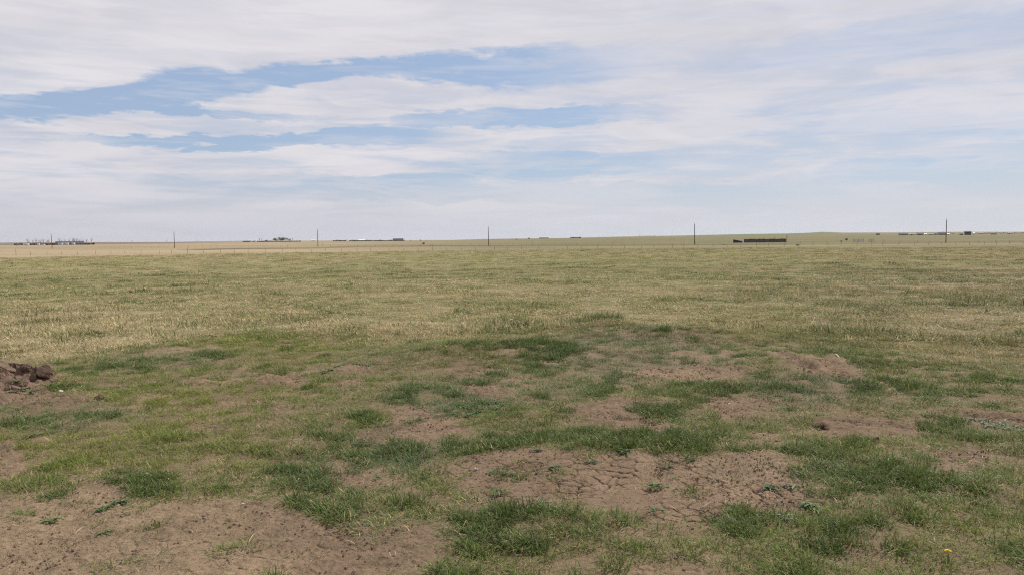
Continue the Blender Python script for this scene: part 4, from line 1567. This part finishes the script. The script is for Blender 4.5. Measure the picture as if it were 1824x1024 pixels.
def hedge(px0, px1, d, h, m, label_, dens=14.0):
    h = h * 1.35
    a, b = at_px(px0, d), at_px(px1, d)
    o = empty('hedge', a)
    o.rotation_euler.z = math.atan2((b - a).y, (b - a).x)
    tag(o, label_, 'hedge')
    L_ = (b - a).length
    V, Q = [], []
    for i in range(int(L_ * dens)):
        x_ = rng.random() * L_
        hh = h * (.55 + .45 * vnoise(np.array([x_ * .12]), np.array([px0 * 1.0]), 5)[0] + .15 * rng.normal())
        p_, q_ = at_px(px0 + (px1 - px0) * x_ / L_, d), None
        c = np.array([x_, rng.normal(0, .8), float(p_.z - a.z) + max(.15, hh * rng.random() ** .6)])
        u_, w_ = rng.normal(0, 1, 3), rng.normal(0, 1, 3)
        u_ /= np.linalg.norm(u_); w_ -= u_ * (u_ @ w_); w_ /= np.linalg.norm(w_)
        s_ = .6 * (.6 + .8 * rng.random())
        b0 = len(V)
        V += [c - u_ * s_, c + w_ * s_, c + u_ * s_, c - w_ * s_]
        Q.append((b0, b0 + 1, b0 + 2, b0 + 3))
    me = np_mesh('foliage', np.array(V), Q)
    me.materials.append(m)
    link(bpy.data.objects.new('foliage', me), o)
    m_ = MB()
    for i in range(int(L_ / 6)):
        x_ = i * 6 + rng.random() * 3
        z_ = float(at_px(px0 + (px1 - px0) * x_ / L_, d).z - a.z)
        m_.bar((x_, 0, z_ - .2), (x_ + rng.normal(0, .3), 0, z_ + h * .6), .08, .03, 4)
    m_.build('stem', M_BARK, o)
    return o


# ------------------------------------------------------------------ farm buildings
def gable(name, px0, px1, d, wall_h, roof_h, wm, rm, label_, cat, depth=10, door=True, windows=0, over=.5, wing=None, chimney=False, yaw=0.0):
    a, b = at_px(px0, d), at_px(px1, d)
    L_ = (b - a).length
    c = (a + b) / 2
    o = empty(name, c)
    o.location.z = float(zland(c.x, c.y)) - .1
    o.rotation_euler.z = math.atan2((b - a).y, (b - a).x) + yaw
    tag(o, label_, cat)
    h2 = depth / 2
    MB().prism([(-h2, 0), (h2, 0), (h2, wall_h), (0, wall_h + roof_h), (-h2, wall_h)], -L_ / 2, L_ / 2).build('wall', wm, o)
    e = over
    k_ = roof_h / h2
    poly = [(-h2 - e, wall_h - e * k_ + .05), (0, wall_h + roof_h + .05), (h2 + e, wall_h - e * k_ + .05), (h2 + e, wall_h - e * k_ + .25), (0, wall_h + roof_h + .28), (-h2 - e, wall_h - e * k_ + .25)]
    rf = MB().prism(poly, -L_ / 2 - e, L_ / 2 + e).build('roof', rm, o)
    if chimney:
        MB().box(L_ * .15, L_ * .15 + .8, -.4, .4, wall_h + roof_h * .6, wall_h + roof_h + 1.0).build('chimney', M_BROWNW, rf)
    if door:
        MB().box(-L_ * .12, -L_ * .12 + min(3.6, L_ * .2), -h2 - .06, -h2 + .02, .02, min(3.2, wall_h * .85)).build('door', M_DOOR, o)
    for i in range(windows):
        x_ = -L_ / 2 + L_ * (i + .7) / (windows + .4)
        MB().box(x_ - .7, x_ + .7, -h2 - .05, -h2 + .02, wall_h * .45, wall_h * .85).build('window', M_GLASS, o)
    if wing:
        wx0, wx1, wh = wing
        MB().prism([(-h2 * .8, 0), (h2 * .8, 0), (h2 * .8, wh), (0, wh + .8), (-h2 * .8, wh)], wx0, wx1).build('lean_to', wm, o)
    return o


def trailer(px, d, L_, h, label_, group, rz=0.0):
    o = empty('trailer', at_px(px, d), rz)
    tag(o, label_, 'trailer', group)
    hw = 1.2
    MB().prism([(-hw, .5), (hw, .5), (hw, h - .25), (hw - .3, h), (-hw + .3, h), (-hw, h - .25)], -L_ / 2, L_ / 2).build('body', M_WHITE, o)
    MB().bar((-L_ / 2, 0, .55), (-L_ / 2 - 1.2, 0, .5), .07, sides=6).build('hitch', M_METAL, o)
    MB().box(-L_ * .25, L_ * .05, -hw - .03, -hw + .02, h * .55, h * .78).build('window', M_GLASS, o)
    for sy in (-1, 1):
        w0 = MB().lathe([(.36, -.12), (.38, -.06), (.38, .06), (.36, .12)], 14).build('wheel', M_TYRE, o, True)
        w0.rotation_euler.x = R(90)
        w0.location = (L_ * .08, sy * (hw - .15), .37)
    return o


GT = 'white trailers parked at the farthest farm'
trailer(46, 1210, 7.5, 2.9, 'white trailer parked apart on the field edge, farthest from the grey roofed farmhouse', GT)
trailer(68, 1215, 3.2, 2.8, 'smaller white trailer in the middle between the bare trees and the pole', GT)
trailer(76.5, 1215, 4.0, 2.0, 'low white trailer next to the farthest utility pole', GT)
trailer(107.5, 1235, 5.5, 3.0, 'white trailer parked just past the farthest utility pole', GT)
trailer(116.5, 1235, 8.0, 3.2, 'longest white trailer, parked in front of the grey roofed farmhouse', GT)
trailer(130.5, 1235, 3.6, 3.1, 'white trailer at the end of the row before the grey roofed farmhouse', GT)
gable('farmhouse', 99, 149, 1265, 2.2, 3.0, M_GREYW, M_ROOFD, 'long grey roofed farmhouse behind the white trailers and bare trees', 'house', 12, True, 5, chimney=True)
hedge(24, 100, 1260, 2.2, M_LDARK, 'dark low hedge behind the white trailers, before the farthest pole')
hedge(134, 168, 1262, 1.7, M_LDARK, 'short dark hedge running past the end of the grey roofed farmhouse')


def grain_bin(px, d, r_, h, label_):
    o = empty('grain_bin', at_px(px, d))
    tag(o, label_, 'grain bin', 'white grain bins')
    prof = []
    for i in range(9):
        prof += [(r_, h * i / 8), (r_ * .985, h * (i + .5) / 8)]
    MB().lathe(prof[:-1], 24).build('wall', M_WHITE, o, True)
    rf = MB().lathe([(r_ * 1.05, h - .05), (r_ * .98, h + .05), (r_ * .15, h + r_ * .5), (r_ * .15, h + r_ * .62)], 24).build('roof', M_ROOFW, o, True)
    MB().box(-.5, .5, -r_ - .05, -r_ + .3, .1, 2.0).build('door', M_METAL, o)


grain_bin(447.5, 1800, 2.3, 3.4, 'white grain bin nearer to the low brown shed')
grain_bin(455, 1800, 2.5, 3.6, 'white grain bin nearer to the leafy trees')
gable('shed', 432, 443, 1900, 1.8, 1.0, M_BROWNW, M_ROOFD, 'low long brown shed beside the white grain bins', 'shed', 8)
hedge(440, 536, 1830, 1.6, M_LDARK, 'dark hedge running under the trees by the grain bins')
shrub(481, 1810, 11, 2.9, M_LDARK, 'broad dark shrub between the grain bins and the leafy trees')
tree(491, 1815, 10, 7.0, M_LGREY, 'greyish budding tree next to the olive green tree', n_=520)
tree(503, 1815, 14, 8.6, M_LOLIVE, 'rounded olive green tree, the greenest on the horizon', n_=700)
tree(474, 1825, 6, 4.2, M_LGREY, 'small grey tree nearest the grain bins')
tree(515, 1830, 7, 4.6, M_LGREY, 'small grey tree at the far side of the olive green tree')

hedge(593, 616, 1850, 2.2, M_LDARK, 'short dark hedge on the horizon before the white post')
hedge(622, 721, 1850, 1.9, M_LDARK, 'long dark hedge under the white roofed shed and the dark barn')
shrub(633.5, 1845, 6, 3.4, M_LDARK, 'dark round shrub beside the white roofed shed')
shrub(676, 1845, 6, 3.8, M_LDARK, 'dark round shrub between the white roofed shed and the dark barn, taller one', group='round shrubs in the long hedge')
shrub(681, 1848, 4, 3.0, M_LDARK, 'dark round shrub between the white roofed shed and the dark barn, smaller one', group='round shrubs in the long hedge')
shrub(658, 1850, 9, 2.8, M_LGREY, 'grey twiggy shrub just past the white roofed shed')
gable('shed', 639, 650, 1860, 2.3, 2.0, M_CREAM, M_ROOFW, 'white roofed shed on the horizon above the long dark hedge', 'shed', 9)
gable('barn', 700, 718, 1840, 2.8, 3.2, M_DARKW, M_ROOFD, 'dark barn at the end of the long hedge on the horizon', 'barn', 12)
gable('shed', 554, 561, 2300, 2.5, 1.6, M_CREAM, M_ROOFW, 'tiny pale shed on the skyline just before the pole', 'shed', 7)
o = MB().box(-.35, .35, -.06, .06, 0, 4.6).build('white_post', M_WHITE)
o.location = at_px(618, 1000)
tag(o, 'tall white marker post on the tan field before the horizon hedges', 'post')
shrub(732, 1900, 4, 2.0, M_LDARK, 'small dark shrub on the horizon just past the dark barn')
shrub(749, 1900, 3.4, 3.0, M_LBROWN, 'small upright brown shrub alone on the horizon past the dark barn')
shrub(754, 520, 1.6, 1.6, M_LBROWN, 'brown bush on the dark strip by the far fence, under the horizon shrubs')
shrub(919, 1500, 9, 2.4, M_LBROWN, 'low dark heap like bush on the tan rise past the middle pole')
gable('shed', 940.5, 944, 3000, 2.6, 1.5, M_BROWNW, M_ROOFD, 'tiny far shed on the skyline near the dark heap like bush', 'shed', 8)
gable('house', 960, 977, 3300, 2.2, 2.6, M_CREAM, M_ROOFD, 'far low dark roofed house on the skyline, with pale walls', 'house', 12, True, 3)
gable('barn', 1016, 1035, 2900, 2.4, 1.6, M_DARKW, M_ROOFD, 'far low dark barn with bushes at its ends', 'barn', 12)
shrub(1021, 2890, 5, 4.8, M_LDARK, 'dark bush against the far low barn, inner one')
shrub(1033.5, 2890, 6, 5.4, M_LDARK, 'dark bush at the end of the far low barn, outer one')
hedge(1137, 1168, 3600, 4.6, M_LBLUE, 'bluish strip of trees far off on the rise past the middle pole', 2.5)

# the houses on the rise
gable('house', 1600.5, 1617, 1500, 1.8, 2.4, M_GREYW, M_ROOFD, 'low dark roofed house at the start of the row on the rise', 'house', 11, True, 4)
gable('barn', 1617.5, 1631, 1530, 2.2, 1.2, M_CREAM, simple_mat('tan_roofing', (.36, .28, .21)), 'pale tan long shed between two dark roofed houses on the rise', 'shed', 10)
gable('house', 1632.5, 1644.5, 1490, 1.9, 2.0, M_GREYW, M_ROOFD, 'dark roofed house with a small white shed beside it on the rise', 'house', 10, True, 3)
gable('shed', 1646.5, 1650, 1480, 2.0, 1.0, M_WHITE, M_ROOFW, 'tiny white shed beside a dark roofed house on the rise', 'shed', 4)
gable('house', 1652, 1664, 1520, 1.7, 1.0, M_CREAM, M_ROOFG, 'pale low house with a grey roof on the rise, before the tallest pole', 'house', 10, True, 3)
gable('house', 1671, 1683.5, 1480, 2.3, 2.6, M_GREYW, M_ROOFD, 'dark roofed house directly behind the tallest pole', 'house', 12, True, 3, chimney=True)
shrub(1688, 1480, 8, 4.6, M_LDARK, 'dark bushy shrub just past the tallest pole on the rise')
shrub(1666, 1490, 7, 3.2, M_LDARK, 'dark shrub next to the house behind the tallest pole')
gable('shed', 1687, 1691, 1440, 1.9, .8, M_WHITE, M_ROOFW, 'small white shed in front of the shrub past the tallest pole', 'shed', 4)
gable('barn', 1717.5, 1729.5, 1400, 5.0, 1.0, M_DARKW, M_ROOFD, 'tall dark blue grey barn with a low side wing, largest on the rise', 'barn', 11, True, 2, wing=(-11.2, -6.3, 1.9))
gable('shed', 1733.5, 1736, 1450, 2.6, 1.0, M_WHITE, M_ROOFW, 'small white shed next to the tall dark barn', 'shed', 4)
gable('house', 1764, 1775, 1500, 1.6, 1.2, M_GREYW, M_ROOFD, 'low dark roofed house past the tall dark barn', 'house', 9, True, 2)
gable('shed', 1743, 1751, 1700, 1.8, 1.2, M_CREAM, M_ROOFG, 'faint pale shed between the tall dark barn and the next low house', 'shed', 8)
gable('house', 1793, 1803, 1800, 1.8, 1.2, M_CREAM, M_ROOFG, 'faint pale house farthest along the rise', 'house', 9, True, 2)
hedge(1655, 1700, 1530, 2.4, M_LDARK, 'dark hedge behind the houses by the tallest pole', 3)
hedge(1736, 1824, 1750, 2.2, M_LGREY, 'greyish low hedge along the rise past the tall dark barn', 2)
gable('shed', 1560.5, 1567, 1750, 2.0, 2.0, M_BROWNW, M_ROOFD, 'single small dark shed alone on the slope of the rise', 'shed', 7)
shrub(1499, 430, 1.3, .8, M_LDARK, 'small dark bush in the green strip near the corral panels')
shrub(1508, 520, 1.6, 1.5, M_LBROWN, 'upright brown bush on the pale slope near the corral panels')
shrub(1420, 288, 1.2, .75, M_LBROWN, 'brown tumbleweed bush caught at the fence just past the windbreak')
shrub(1290, 306, .9, .5, M_LBROWN, 'small brown bush at the fence before the black stack')
# ------------------------------------------------------------------ the air itself
hm, ht, hout = mat('air')
pv = ht.n.new('ShaderNodeVolumePrincipled')
pv.inputs['Color'].default_value = (.86, .91, 1.0, 1)
pv.inputs['Density'].default_value = 2.6e-5
pv.inputs['Anisotropy'].default_value = .2
ht.l.new(pv.outputs[0], hout.inputs['Volume'])
hb = MB().box(-27500, 27500, -27500, 27500, -150, 40)
haze = hb.build('haze', hm)
tag(haze, kind='stuff')
print('objects done')
